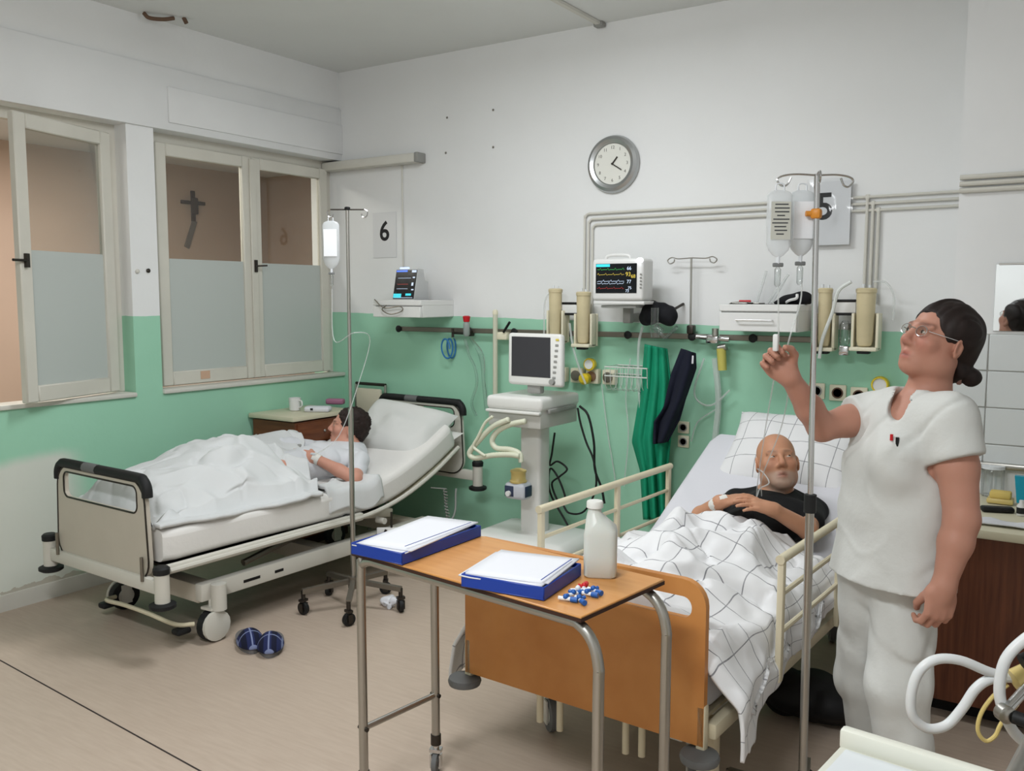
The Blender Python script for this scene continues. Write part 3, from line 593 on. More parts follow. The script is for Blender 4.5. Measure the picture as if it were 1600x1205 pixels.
obj('foot_tube', MB().cyl((-.44, -1.06, .315), (.44, -1.06, .315), .018), 'bed_cream', B5)
obj('bracket', MB().rbox((.42, -.98, .22), (.06, .05, .22), .008), 'bed_cream', B5)
for yy in (-.8, .0, .72): obj('cross_beam', MB().rbox((0, yy, .21), (.54, .07, .06), .008), 'bed_white', B5)
for q, y0, y1 in ((-1, -.56, .62), (1, -.66, .55)):
    x = q*.515; z1 = .765
    r_ = obj('side_guard', MB().tube([(x, y0, z1), (x, y1, z1)], .016, 10, 0), 'bed_cream', B5)
    for dz in (.12, .25): obj('guard_bar', MB().tube([(x, y0+.01, z1-dz), (x, y1-.01, z1-dz)], .009, 8, 0), 'bed_cream', r_)
    for yy in (y0+.02, (y0+y1)/2+.05, y1-.02): obj('guard_post', MB().rbox((x, yy, z1-.21), (.022, .03, .42), .006), 'bed_cream', r_)
obj('backrest_panel', MB().box((0, .66, .56), (.86, .84, .014), ax=(V3(1, 0, 0), unit(V3(0, 1, .47)), unit(V3(0, -.47, 1)))), 'bed_cream', B5)
obj('deck_panel', MB().box((0, -.4, .358), (.88, 1.3, .012)), 'bed_cream', B5)
P5 = [(-1.06, .365), (-.5, .368), (.15, .372), (.30, .405), (.60, .56), (1.02, .775)]; Z5 = top_of(P5, .14)
L5 = local(B5)
L5(tag(obj('mattress', bent_slab(P5, .44, .14), 'sheet_cool'), 'mattress in a pale white sheet on the bed with wooden footboard', 'mattress', 'mattresses'))
pl = thing('pillow', 'white pillow with thin dark checks behind the bald patient', 'pillow', (3.415, -.42, .855), group='pillows'); pl.rotation_euler = (math.radians(40), 0, math.radians(-4)); pillow('pillow_case', .34, .25, .085, 'plaid_pillow', pl, 6)
def sheet5(u, v):
    z0 = Z5(v); uc = np.interp(v, [-1.0, -.3, .1], [0, .05, .12]); body = np.interp(v, [-1.15, -.95, -.75, -.4, -.2, -.08, .1], [.06, .13, .14, .18, .20, .17, .12]); h = body*np.exp(-np.abs((u-uc)/.27)**2.4)
    leg = -.05*np.exp(-(u/.05)**2)*(v < -.3)
    f = .055*ridge(np.stack([u*3.0+v*1.2, v*2.1-u*1.5], -1), 21)*(.5+h*2)+.028*ridge(np.stack([u*6-v*2.5, v*5+u*2], -1), 23)+.010*vnoise(np.stack([u*17, v*13], -1), 25)-.030*crease(np.stack([u*3.3+v*1.8, v*3.4-u*2.2], -1), 33)-.016*crease(np.stack([u*8-v*5, v*7+u*3], -1), 34)
    ft = np.clip((v+1.06)/.08, 0, 1); ft = ft*ft*(3-2*ft); z = z0+.012+(.023+h+leg+np.clip(f, -.05, .07)*np.interp(v, [-.2, .05], [1, .5]))*ft
    fall = np.clip(np.abs(u)-.43, 0, 1); lim = np.interp(v, [-1.15, -.9, -.6, .2], [.27, .26, .20, .08]); lim = np.where(u > 0, lim, np.interp(v, [-1.1, -.85, -.6], [.34, .22, .14]))
    x = np.where(fall > 0, np.sign(u)*(.452+.036*np.minimum(fall*9, 1)+.012*np.sin(v*17)*np.minimum(fall*6, 1)+.10*np.minimum(fall, .2)+np.where(u < 0, .05, .05)*np.interp(v, [-1.06, -.72], [1, 0])*np.minimum(fall*8, 1)), u)
    z = np.where(fall > 0, np.minimum(z, z0+.03)-lim*(fall/np.where(u > 0, .33, .25))**.9+.008*np.sin(v*23), z)
    x = x+.01*vnoise(np.stack([u*9, v*9], -1), 28)
    return np.stack([x, v+.015*vnoise(np.stack([u*5, v*4], -1), 29), z], -1)
L5(tag(cloth('bed_cover', np.linspace(-.68, .76, 150), np.linspace(-1.06, .09, 150), sheet5, 'plaid_sheet', th=.012), 'rumpled white cover with thin dark checks over the bald patient', 'blanket', 'bed covers'))
# ================================================================== rolling table and what lies on it
M('table_edge', (58, 34, 24), .6); M('binder_blue', (22, 58, 150), .35, spec=.5); M('paper_white', (222, 223, 228), .7); M('paper_line', (120, 124, 150), .7)
TZ = .85; T = thing('overbed_table', 'rolling overbed table with wood top and bent chrome legs before the wooden footboard', 'table', (3.247, -2.728, 0), math.radians(-7.4))
obj('tabletop', MB().rbox((0, 0, TZ-.008), (.866, .385, .014), .002, 1), 'table_wood', T); obj('top_edge', MB().box((0, 0, TZ-.011), (.868, .387, .010)), 'table_edge', T)
for q, y in ((-1, -.165), (1, .15)):
    x0, x1 = -.425, .468
    lg = obj('leg', MB().tube([(x0, y, .10), (x0, y, TZ-.09), (x0+.012, y, TZ-.045), (x0+.05, y, TZ-.03), (x0+.1, y, TZ-.029), (0, y, TZ-.029), (x1-.12, y, TZ-.029), (x1-.06, y, TZ-.034), (x1-.018, y, TZ-.07), (x1, y, TZ-.13), (x1, y, TZ-.2), (x1, y, .10)], .0145, 12, 4), 'metal', T)
    for x in (x0, x1):
        caster(T, x, y, .036, .02, 'chrome', 'grey_rubber', .5, 'caster', .12); obj('leg_clamp', MB().cyl((x, y, .10), (x, y, .135), .018), 'dark_metal', lg)
for x in (-.425, .468): obj('cross_bar', MB().cyl((x, -.165, .275), (x, .15, .275), .010), 'metal', T); obj('bolt', MB().cyl((x-.02, -.165, .275), (x+.02, -.165, .275), .007), 'dark_metal', T); obj('bolt', MB().cyl((x-.02, .15, .275), (x+.02, .15, .275), .007), 'dark_metal', T)
def binder(n0, n1, f1, lab, seed):
    z = TZ; a, b, c = pZ(*n0, z), pZ(*n1, z), pZ(*f1, z); X = unit(b-a); Yv = np.cross(V3(0, 0, 1), X); wx = float((b-a)@X); wy = max(.2, float((c-b)@Yv)); ce = a+X*wx/2+Yv*wy/2
    t = thing('ring_binder', lab, 'binder', (ce[0], ce[1], z), math.atan2(X[1], X[0]), 'blue binders on the rolling table'); hh = .036
    obj('cover', MB().rbox((0, 0, .003), (wx, wy, .004), .0015, 1), 'binder_blue', t); obj('front_side', MB().rbox((0, -wy/2+.003, hh/2), (wx, .005, hh), .002, 1), 'binder_blue', t); obj('right_side', MB().rbox((wx/2-.003, 0, hh/2), (.005, wy, hh), .002, 1), 'binder_blue', t); obj('left_side', MB().rbox((-wx/2+.003, 0, hh/2), (.005, wy, hh), .002, 1), 'binder_blue', t); obj('rear_side', MB().rbox((0, wy/2-.003, hh/2), (wx, .005, hh), .002, 1), 'binder_blue', t)
    rd = random.Random(seed)
    for i in range(7):
        last = i > 4; px, py, rz = ((rd.uniform(-.006, .006)-(.012 if i == 5 else 0), rd.uniform(-.004, .004)+(.015 if i == 6 else 0), rd.uniform(-.03, .03)+(.06 if last else 0)))
        n = 8; g = np.linspace(-.5, .5, n); u, v = np.meshgrid(g, g, indexing='ij'); zz = .006+.0045*i+(.004 if last else 0)+.006*np.maximum(0, np.abs(u)-.35)*rd.uniform(-1, 1)*(3 if last else 1)+.004*(u+v)*(i > 4)
        ca, sa = math.cos(rz), math.sin(rz); W, Hh = (wx*.92, wy*.90) if not last else (wx*.98, wy*.95)
        mb = MB(); mb.open = True; mb.grid(np.stack([px+u*W*ca-v*Hh*sa, py+u*W*sa+v*Hh*ca, zz], -1)); o = obj('sheet', mb, 'paper_white', t, 180); md = o.modifiers.new('thickness', 'SOLIDIFY'); md.thickness = .0035; md.offset = 0
    zt = .006+.0045*6+.012; obj('ruled_line', MB().box((wx*.42, 0, zt+.004), (.003, wy*.86, .0008), .03), 'binder_blue', t)
    return t
binder((548, 866), (628, 884), (740, 836), 'blue binder full of white papers at the far left end of the rolling table', 3)
binder((720, 917), (850, 940), (908, 900), 'blue binder with white papers beside the plastic bottle on the rolling table', 8)
# bottle
c = pZ(938, 897, TZ); t = thing('plastic_bottle', 'milky white square plastic bottle with capped neck on the rolling table', 'bottle', (c[0], c[1], TZ), math.radians(25)); t.scale = (1.22, 1.22, 1.1); rows = []
for w_, d_, z, ox in ((.068, .068, .0, 0), (.074, .074, .004, 0), (.075, .075, .05, 0), (.075, .075, .108, 0), (.070, .072, .122, .0), (.052, .06, .142, -.008), (.034, .034, .158, -.014), (.030, .030, .164, -.014), (.030, .030, .178, -.014)):
    rows.append([(ox+a, b, z) for a, b in rrect(w_, d_, min(w_, d_)*.22 if z < .14 else min(w_, d_)*.49, 4)]); rows[-1].append(rows[-1][0])
mb = MB(); mb.grid(rows); n = len(rows[0]); mb.f += [tuple(range(n-1))[::-1], tuple((len(rows)-1)*n+i for i in range(n-1))]
obj('body', mb, M('bottle_milky', (204, 207, 200), .35, sss=.2), t); obj('cap', MB().lathe([(.019, 0), (.019, .014), (.017, .017)], (-.014, 0, .172), 18), M('cap_white', (222, 222, 216), .4), t)
# stopcocks
M('blue_plastic', (38, 92, 168), .35); M('red_plastic', (196, 30, 40), .35); M('clear_white', (222, 226, 230), .3)
for i, (x, y, ang, cap) in enumerate(((884, 937, .2, 'blue_plastic'), (896, 930, 1.2, 'blue_plastic'), (905, 938, -.6, 'blue_plastic'), (903, 924, .5, 'clear_white'), (913, 919, 1.9, 'red_plastic'), (917, 929, .1, 'blue_plastic'), (927, 924, -.3, 'blue_plastic'))):
    c = pZ(x, y, TZ+.005); t = thing('stopcock', ['leftmost blue-capped stopcock near the table corner', 'blue-capped stopcock lying behind the leftmost one', 'blue stopcock nearest to the table edge', 'white-capped stopcock in the middle of the small pile', 'stopcock with a red cap on the rolling table', 'blue stopcock in front of the red-capped one', 'rightmost blue stopcock beside the bottle'][i], 'stopcock', (c[0], c[1], TZ+.0075), ang, 'stopcocks on the rolling table'); t.scale = (1.3, 1.3, 1.3)
    obj('barrel', MB().cyl((-.015, 0, 0), (.012, 0, 0), .004, n=10), 'clear_white', t); obj('cap', MB().cyl((.010, 0, 0), (.024, 0, 0), .0055, n=10), cap, t); obj('lever', MB().cyl((0, 0, 0), (0, .013, .003), .004, n=8).ball((0, 0, .004), .006, 8), cap, t)
# ================================================================== IV stand by bed 6
c = pZ(553, 950); I6 = thing('iv_stand', 'tall thin metal drip stand on a wheeled star base beside the bed by windows', 'drip stand', (c[0], c[1], 0), 0, 'drip stands')
obj('pole', MB().cyl((0, 0, .10), (0, 0, 1.05), .013).cyl((0, 0, 1.05), (0, 0, 2.06), .009), 'metal', I6)
for i in range(5):
    t = math.radians(20+72*i); d = V3(math.cos(t), math.sin(t), 0); l_ = obj('base_leg', MB().box(d*.13+V3(0, 0, .135), (.27, .026, .024), ax=(unit(d+V3(0, 0, -.10)), np.cross(V3(0, 0, 1), d), V3(0, 0, 1))), 'steel_grey', I6)
    caster(I6, *(d*.26)[:2], .034, .022, 'dark_metal', 'rubber', t+.6, 'caster', .125)
obj('hub', MB().cyl((0, 0, .11), (0, 0, .17), .028), 'steel_grey', I6); obj('cross_arm', MB().tube([RT*-.085+V3(0, 0, 2.055), RT*.085+V3(0, 0, 2.055)], .004, 6, 0), 'dark_metal', I6)
for q in (-1, 1): obj('hook', MB().tube([RT*q*.085+V3(0, 0, 2.055), RT*q*.10+V3(0, 0, 2.045), RT*q*.095+V3(0, 0, 2.02), RT*q*.075+V3(0, 0, 2.018), RT*q*.07+V3(0, 0, 2.035)], .0035, 6, 5), 'chrome', I6)
obj('head_knob', MB().rbox((0, 0, 2.06), (.024, .024, .018), .006), 'rubber', I6)
M('label_bright', (240, 242, 245), .5); M('saline', (226, 230, 232), .12, trans=.75, ior=1.1)
def iv_bag(p, w_, h, lab, labelmat, tube, d=.035, opaque='bag_film', chamber=True, lines=None):
    """infusion bag hung with its eyelet at p; faces the camera"""
    t = thing('infusion_bag', lab, 'drip bag', p, math.atan2(RT[1], RT[0]), 'infusion bags'); rows = []
    for s_, ww, dd in ((0, .35, .1), (-.03, .8, .3), (-.08, 1, .7), (-.45, 1.03, 1), (-.8, 1, .9), (-.9, .8, .7), (-.97, .45, .5), (-1.0, .2, .3)):
        rows.append([(w_*.5*ww*math.cos(a), d*.5*dd*math.sin(a), s_*h) for a in np.linspace(0, 2*math.pi, 21)])
    mb = MB(); mb.grid(rows); obj('bag', mb, opaque, t, 180); obj('hanger', MB().tube([(-.012, 0, -.004), (-.01, 0, .016), (.01, 0, .016), (.012, 0, -.004)], .0025, 6, 4), 'clear_white', t)
    l_ = obj('printed_label', MB().box((0, -d*.53, -h*.46), (w_*.78, .0015, h*.56)), labelmat, t)
    if lines:
        mb = MB(); rd = random.Random(5)
        for i in range(9): ww = w_*rd.uniform(.3, .66); mb.box((rd.uniform(-.003, .003), -d*.53-.0012, -h*(.22+.055*i)), (ww, .0006, h*.018))
        o = obj('print', mb, lines, t); o['kind'] = 'stuff'
    obj('port', MB().cyl((0, 0, -h*.99), (0, 0, -h-.025), .006, n=8), 'clear_white', t)
    if chamber: obj('drip_chamber', MB().lathe([(.004, 0), (.009, .006), (.0095, .05), (.004, .058)], (0, 0, -h-.085), 10), 'clear_plastic', t); obj('spike', MB().rbox((0, 0, -h-.022), (.03, .012, .012), .003), M('spike_grey', (120, 122, 122), .5), t)
    obj('tube', MB().tube([np.array(q)-np.zeros(3) for q in tube], .0024, 6, 6), 'thin_tube', t); return t
W2L = lambda P, p: (lambda d: (float(d@np.array([RT[0], RT[1], 0])), float(d@FH), float(d[2])))(np.asarray(P, float)-np.asarray(p, float))
hk = np.array([c[0], c[1], 0])-RT*.085+V3(0, 0, 2.0)
tp = [hk+V3(0, 0, -.34), hk+V3(.01, 0, -.6), pH(553, 520, 4.35), pH(578, 530, 4.5), pH(560, 600, 4.5), pH(530, 680, 4.45), pH(492, 712, 4.45)]
iv_bag(hk, .085, .24, 'clear infusion bag with a bright white label on the drip stand by the windows', 'label_bright', [W2L(q, hk) for q in tp])
# ================================================================== IV stand by bed 5
hp = 2.62; t0 = pH(1277, 272, hp); bx, by = float(t0[0])+.018, float(t0[1]); zz = lambda y: float(pH(1274, y, hp)[2])
I5 = thing('iv_stand', 'tall chrome drip stand with orange clamp in front of the nurse', 'drip stand', (bx, by, 0), 0, 'drip stands')
obj('pole', MB().cyl((-.006, 0, zz(785)), (-.018, 0, zz(272)), .0085), 'chrome', I5); obj('pole_sleeve', MB().cyl((0, 0, .09), (-.006, 0, zz(780)), .0125), 'metal', I5)
obj('clamp', MB().cyl((-.006, 0, zz(800)), (-.006, 0, zz(772)), .018), 'rubber', I5); obj('orange_clamp', MB().rbox((-.017, 0, zz(334)), (.03, .03, .03), .008), M('orange', (214, 140, 50), .4), I5); obj('clamp_screw', MB().cyl((-.017, 0, zz(334)), V3(-.017, 0, zz(334))-RT*.03, .008), 'orange', I5)
zt = zz(274)
for i, (dx, dd) in enumerate(((-1, 0), (1, .2), (-.25, -1), (.3, 1))):
    d = unit(RT*dx+FH*dd); o_ = V3(-.018, 0, zt); obj('hook_arm', MB().tube([o_, o_+d*.06+V3(0, 0, .003), o_+d*.10+V3(0, 0, -.002), o_+d*.115+V3(0, 0, -.014), o_+d*.10+V3(0, 0, -.03), o_+d*.085+V3(0, 0, -.026), o_+d*.075+V3(0, 0, -.006)], .003, 6, 5), 'chrome', I5)
for i in range(5):
    t = math.radians(30+72*i); d = V3(math.cos(t), math.sin(t), 0); obj('base_leg', MB().box(d*.12+V3(0, 0, .10), (.25, .026, .02), ax=(unit(d+V3(0, 0, -.06)), np.cross(V3(0, 0, 1), d), V3(0, 0, 1))), 'steel_grey', I5); caster(I5, *(d*.24)[:2], .032, .02, 'dark_metal', 'rubber', t, 'caster', .1)
M('label_beige', (198, 198, 188), .6); M('print_dark', (70, 72, 74), .6)
HAND = pH(1213, 548, 2.62)
for i, (px, lab, lm, ln) in enumerate(((1219, 'infusion bag with a dense printed label on the chrome drip stand', 'label_beige', 'print_dark'), (1254, 'plain milky infusion bag nearer the pole of the chrome drip stand', 'label_bright', None))):
    p = pH(px, 297, 2.60+.05*i); q = [pH(px-2, 412, 2.60+.05*i)+V3(0, 0, -.02), pH(px-3, 470, 2.6+.05*i), pH(1216+(14*i), 545, 2.63), pH(1208+25*i, 600, 2.8), pH(1196+24*i, 670, 3.1+.1*i), pH(1185+6*i, 745, 3.6), pH(1182+8*i, 775, 3.68)]
    iv_bag(p, .072, .19, lab, lm, [W2L(v, p) for v in q], .03, 'bag_milk' if i else 'bag_film', True, ln)
# plastic sleeve with the number 5
sheet(1266, 286, 1327, 382, '5', 'white sheet with a large dark number 5 in glossy plastic behind the drip stand', .03, -.030, -.025)
a, b = pY(1262, 281, -.04), pY(1330, 384, -.04); g = np.linspace(-.5, .5, 14); u, v = np.meshgrid(g, g, indexing='ij'); mb = MB(); mb.open = True
mb.grid(np.stack([(a[0]+b[0])/2+u*(b[0]-a[0]), -.045+.006*ridge(np.stack([u*3+v, v*2.5], -1), 3), (a[2]+b[2])/2+v*(a[2]-b[2])], -1)); tag(obj('plastic_sleeve', mb, 'sleeve_plastic', None, 180), 'clear crinkled plastic sleeve over the sheet with number 5', 'sleeve')
# ================================================================== slippers
def plaidmat():
    m = M('slipper_plaid', (30, 36, 72), .9); k = N(m); tc = k.n('TexCoord'); sp = k.n('SeparateXYZ'); k.l(tc.outputs['Object'], sp.inputs[0]); c_ = None; ls = []
    for i, f, w_ in ((0, 21, .12), (1, 17, .10)): ls.append(k.math('LESS_THAN', k.math('FRACT', k.math('MULTIPLY', sp.outputs[i], f)), w_))
    wide = k.math('LESS_THAN', k.math('FRACT', k.math('ADD', k.math('MULTIPLY', sp.outputs[0], 21), .55)), .4); c_ = k.mix(wide, lin((32, 40, 82)), lin((18, 22, 46))); k.l(k.mix(k.math('MAXIMUM', ls[0], ls[1]), c_, lin((120, 130, 165))), k.b.inputs['Base Color'])
plaidmat()
for i, (x, y, rz) in enumerate(((389, 1006, 8), (424, 1011, -4))):
    c = pZ(x, y); dv = unit((c-CAM)*V3(1, 1, 0)); t = thing('slipper', ['left navy checked slipper on the floor beside the bed wheel', 'right navy checked slipper on the floor beside the bed wheel'][i], 'slipper', (c[0], c[1], 0), math.atan2(dv[1], dv[0])+math.pi/2+math.radians(rz), 'checked slippers'); t.scale = (1.2, 1.2, 1.35)
    out = [(.047*math.sin(a)*(1+.12*math.cos(a)), -.115*math.cos(a)) for a in np.linspace(0, 2*math.pi, 25)[:-1]]
    obj('sole', MB().prism(out, (0, 0, 0), V3(1, 0, 0), V3(0, 1, 0), V3(0, 0, 1), .018), M('sole_grey', (110, 108, 108), .7), t)
    s_ = SDF((-.07, -.14, 0), (.07, .14, .1), .004); s_.ell((0, .045, .015), (.050, .078, .052), k=.0); s_.ell((0, .012, .008), (.047, .10, .03), k=.02); s_.ell((0, -.06, .045), (.037, .075, .033), mode='cut', k=.006); s_.plane_cut((0, 0, .016), (0, 0, -1)); obj('upper', s_.mesh(), 'slipper_plaid', t, 180)
# ================================================================== nightstand and chair
c0 = pZ(392, 645, .86); NS = thing('nightstand', 'brown wooden nightstand with cream top in the corner by the window', 'nightstand', (.222, -.63, 0))
obj('body', MB().box((0, 0, .44), (.39, .50, .76)), 'nightstand_wood', NS); obj('top_board', MB().rbox((0, 0, .845), (.42, .55, .03), .006), M('top_cream', (212, 206, 180), .4), NS); obj('plinth', MB().box((0, 0, .035), (.36, .46, .07)), 'table_edge', NS)
d_ = obj('drawer', MB().rbox((.196, 0, .745), (.02, .46, .13), .004), 'nightstand_wood', NS); obj('knob', MB().ball((.207, 0, .745), .010), 'metal', d_); d_ = obj('door', MB().rbox((.198, 0, .38), (.016, .46, .56), .004), 'nightstand_wood', NS); obj('knob', MB().ball((.207, .18, .40), .010), 'metal', d_)
c = pZ(461, 641, .862); t = thing('mug', 'white mug on the nightstand', 'mug', (c[0], c[1], .8605)); obj('cup', MB().lathe([(.03, 0), (.037, .003), (.041, .085), (.038, .085), (.034, .008), (.001, .006)], n=20), 'plastic_white', t); obj('handle', MB().tube([(.04, 0, .07), (.064, 0, .066), (.066, 0, .035), (.038, 0, .02)], .005, 8, 5), 'plastic_white', t)
c = pZ(497, 641, .87); t = thing('tissue_packet', 'white tissue packet lying on the nightstand', 'packet', (c[0], c[1], .8605), .5); obj('packet', MB().rbox((0, 0, .018), (.17, .09, .036), .014, 3), 'paper_white', t); obj('print', MB().box((-.03, -.046, .02), (.018, .001, .014)), 'ink', t)
c = pZ(505, 631, .87); tag(obj('wrapped_snack', MB().rbox((c[0]+.03, c[1]+.09, .88), (.13, .06, .04), .012, 3, .4), M('pink_wrap', (176, 120, 148), .4)), 'small pink wrapped packet behind the tissue packet', 'packet')
CH = thing('chair', 'chair with cream padded back and metal frame behind the nightstand', 'chair', (.32, -.17, 0))
for q in (-1, 1): obj('leg', MB().tube([(q*.14, .10, 0), (q*.14, .10, .45), (q*.14, .11, 1.0)], .011, 8, 2), 'metal', CH); obj('leg', MB().cyl((q*.14, -.08, 0), (q*.14, -.08, .43), .011), 'metal', CH)
obj('back_frame', MB().cyl((-.14, .11, 1.0), (.14, .11, 1.0), .011), 'dark_metal', CH); obj('backrest', MB().rbox((0, .09, .86), (.23, .03, .22), .012), 'cream', CH); obj('seat', MB().rbox((0, .01, .44), (.30, .22, .04), .012), 'cream', CH)
# ================================================================== wall shelves and monitors
M('screen_off', (58, 58, 62), .25, spec=.5); M('screen_lit', (10, 12, 16), .2, emit=(10, 12, 18), es=.6)
for nm, col in (('lit_cyan', (60, 200, 215)), ('lit_green', (60, 160, 80)), ('lit_yellow', (190, 170, 70)), ('lit_white', (190, 205, 225)), ('lit_red', (150, 50, 45)), ('lit_blue', (90, 130, 255))): M(nm, col, .4, emit=col, es=.9)
def shelf(x0, x1, z0, z1, d, lab, handle):
    t = thing('wall_shelf', lab, 'shelf', ((x0+x1)/2, 0, z0), 0, 'white wall drawer shelves'); w_ = x1-x0; h = z1-z0
    obj('body', MB().rbox((0, -d/2+.01, h/2), (w_, d-.02, h), .004, 1), 'plastic_white', t); obj('top_board', MB().rbox((0, -d/2, h-.018), (w_+.004, d, .036), .004, 1), 'plastic_white', t)
    f = obj('drawer', MB().rbox((0, -d+.006, (h-.042)/2), (w_-.004, .02, h-.044), .003, 1), 'plastic_white', t)
    if handle: obj('handle', MB().tube([(-w_*.26, -d-.004, h*.42), (-w_*.26, -d-.026, h*.42), (w_*.2, -d-.026, h*.42), (w_*.2, -d-.004, h*.42)], .004, 6, 0), 'chrome', f)
    return t
SX0, SX1 = .615, 1.02; shelf(SX0, SX1, 1.487, 1.60, .35, 'white wall drawer shelf holding the small monitor below number 6', False)
tag(obj('monitor_cable', MB().tube([pY(585, 468, -.36), pY(600, 481, -.37), pY(625, 479, -.372), pY(628, 486, -.372), pY(610, 491, -.372), pY(597, 484, -.372), pY(604, 477, -.372)], .0035, 6, 6), 'steel_grey'), 'grey cable looped over the front of the small monitor shelf', 'cable')
x0, x1 = SX0+.10, SX0+.285; m6 = thing('patient_monitor', 'small grey patient monitor with blue lamp on the shelf below number 6', 'monitor', ((x0+x1)/2, -.24, 1.60), 0, 'patient monitors'); sl = .22
up6 = unit(V3(0, sl, 1)); nr6 = unit(V3(0, -1, sl)); w_ = x1-x0; hh = .205
prof = [(-.03, 0), (-.03+sl*hh, hh), (.07, hh-.005), (.085, .13), (.12, .12), (.12, 0)]
obj('housing', MB().prism([(a, b) for a, b in prof], (-w_/2, 0, 0), V3(0, 1, 0), V3(0, 0, 1), V3(1, 0, 0), w_), M('monitor_grey', (196, 198, 198), .4), m6, 30)
fc = V3(0, -.03+sl*hh/2, hh/2)+nr6*.002; ax6 = (V3(1, 0, 0), -nr6, up6); sc = obj('screen', MB().box(fc, (w_*.94, .004, hh*.94), ax=ax6), 'screen_lit', m6)
for nm, x, z, a, b in (('lit_cyan', -.28, -.38, .36, .14), ('lit_white', .36, .42, .2, .07), ('lit_blue', -.2, .43, .5, .05), ('lit_white', .35, .0, .08, .1), ('lit_cyan', .22, -.34, .25, .07), ('lit_red', -.1, .0, .5, .012), ('lit_white', -.05, .2, .6, .01), ('lit_white', -.1, -.15, .5, .01), ('lit_white', .38, .22, .1, .04), ('lit_white', .38, -.18, .1, .04), ('lit_white', .0, -.44, .85, .012)):
    obj('readout', MB().box(fc+nr6*.0025+V3(1, 0, 0)*x*w_+up6*z*hh, (a*w_, .001, b*hh), ax=ax6), nm, sc)
obj('alarm_lamp', MB().rbox((-.03, -.03+sl*hh+.01, hh+.004), (.07, .02, .012), .004), M('lamp_blue', (150, 190, 255), .3, emit=(150, 190, 255), es=3.), m6)
# monitor above bed 5
mf = -.32; a, b = pY(925, 405, mf), pY(1004, 470, mf); m5 = thing('patient_monitor', 'white patient monitor with lit traces on a bracket above the ventilator', 'monitor', ((a[0]+b[0])/2, mf, b[2]), 0, 'patient monitors'); w_ = b[0]-a[0]; hh = a[2]-b[2]
obj('housing', MB().rbox((0, .07, hh/2), (w_, .14, hh), .018, 3), 'plastic_white', m5); obj('handle', MB().tube([(-w_*.28, .03, hh-.005), (-w_*.2, .03, hh+.018), (w_*.15, .03, hh+.018), (w_*.22, .03, hh-.005)], .009, 8, 5), 'plastic_white', m5)
sc = obj('screen', MB().box((-.005, -.001, hh*.53), (w_*.80, .004, hh*.70)), 'screen_lit', m5); obj('alarm_lamp', MB().ball((w_*.44, .0, hh-.012), (.02, .016, .014)), M('lamp_white', (240, 245, 255), .3, emit=(240, 245, 255), es=5.), m5)
sw, sh = w_*.8, hh*.7; rd = random.Random(2)
obj('readout', MB().box((-.005-sw*.32, -.0035, hh*.53+sh*.44), (sw*.34, .001, sh*.09)), 'lit_cyan', sc)
for k_, (mt, zz_) in enumerate((('lit_green', .30), ('lit_yellow', .13), ('lit_white', -.10), ('lit_white', -.18), ('lit_red', -.34))):
    mb = MB(); n = 26; X = np.linspace(-.46, .20, n); Zv = [zz_+(.05 if (i+k_*2) % 7 == 3 else (-.02 if (i+k_*2) % 7 == 4 else rd.uniform(-.004, .004))) for i in range(n)]
    mb.tube([(-.005+x*sw, -.004, hh*.53+z*sh) for x, z in zip(X, Zv)], .0011, 4, 0); obj('trace', mb, mt, sc)
for x, z, mt, sz in ((.32, .33, 'lit_white', .05), (.30, .13, 'lit_yellow', .06), (.42, .06, 'lit_yellow', .05), (.32, -.12, 'lit_white', .05), (.34, -.33, 'lit_white', .04), (.28, -.43, 'lit_white', .04)): text(str(rd.randint(60, 99)), sz*.55, (-.005+x*sw, -.004, hh*.53+z*sh), BX, BZ, mt, sc, 'readout', .0004)
for i in range(5): obj('button', MB().rbox((w_*.5-.012, -.002, hh*.62-i*.018), (.012, .004, .010), .002, 1), 'grey_plastic', m5)
br = thing('monitor_bracket', 'white bracket plate under the monitor above the ventilator', 'bracket', ((a[0]+b[0])/2, mf, b[2])); obj('plate', MB().rbox((.005, .10, -.012), (w_*1.0, .18, .018), .005), 'plastic_white', br); obj('lower_plate', MB().rbox((-.02, .12, -.034), (w_*.7, .12, .016), .005), 'monitor_grey', br); obj('stem', MB().rbox((-.02, .19, -.08), (.05, .05, .10), .008), 'grey_plastic', br); obj('wall_arm', MB().rbox((-.02, .26, -.10), (.04, .12, .05), .008), 'grey_plastic', br)
# shelf by bed 5
s5 = shelf(3.005, 3.405, 1.447, 1.585, .35, 'white wall drawer shelf with chrome handle above the bald patient', True)
pz = lambda x, y: pZ(x, y, 1.585)
t = thing('face_mask', 'black fabric mask with white strap on the drawer shelf', 'mask', (3.34, -.2, 1.585)); s_ = SDF((-.11, -.07, -.005), (.11, .07, .08), .005); s_.ell((.01, 0, .02), (.085, .045, .034), k=0); s_.ell((.05, 0, .035), (.04, .04, .03), k=.03); s_.ell((-.07, .0, .008), (.03, .03, .012), k=.02); s_.plane_cut((0, 0, .001), (0, 0, -1)); obj('mask', s_.mesh(), M('black_cloth', (16, 17, 22), .85), t, 180); obj('strap', MB().tube([(-.02, -.045, .01), (0, -.06, .02), (.03, -.05, .03), (.03, -.04, .05)], .008, 6, 5), 'plastic_white', t)
t = thing('instrument_tray', 'small pile of metal and red instruments on the drawer shelf', 'instruments', (3.08, -.2, 1.585)); obj('scissors', MB().tube([(-.05, -.05, .006), (.0, -.02, .008), (.07, -.03, .006)], .004, 6, 4).tube([(-.05, -.02, .006), (.0, -.035, .01), (.07, -.06, .006)], .004, 6, 4), 'chrome', t); obj('tray', MB().rbox((.02, .0, .004), (.16, .10, .007), .003), 'metal', t); obj('vial', MB().cyl((-.03, .02, .014), (.03, .03, .014), .007), 'red_plastic', t)
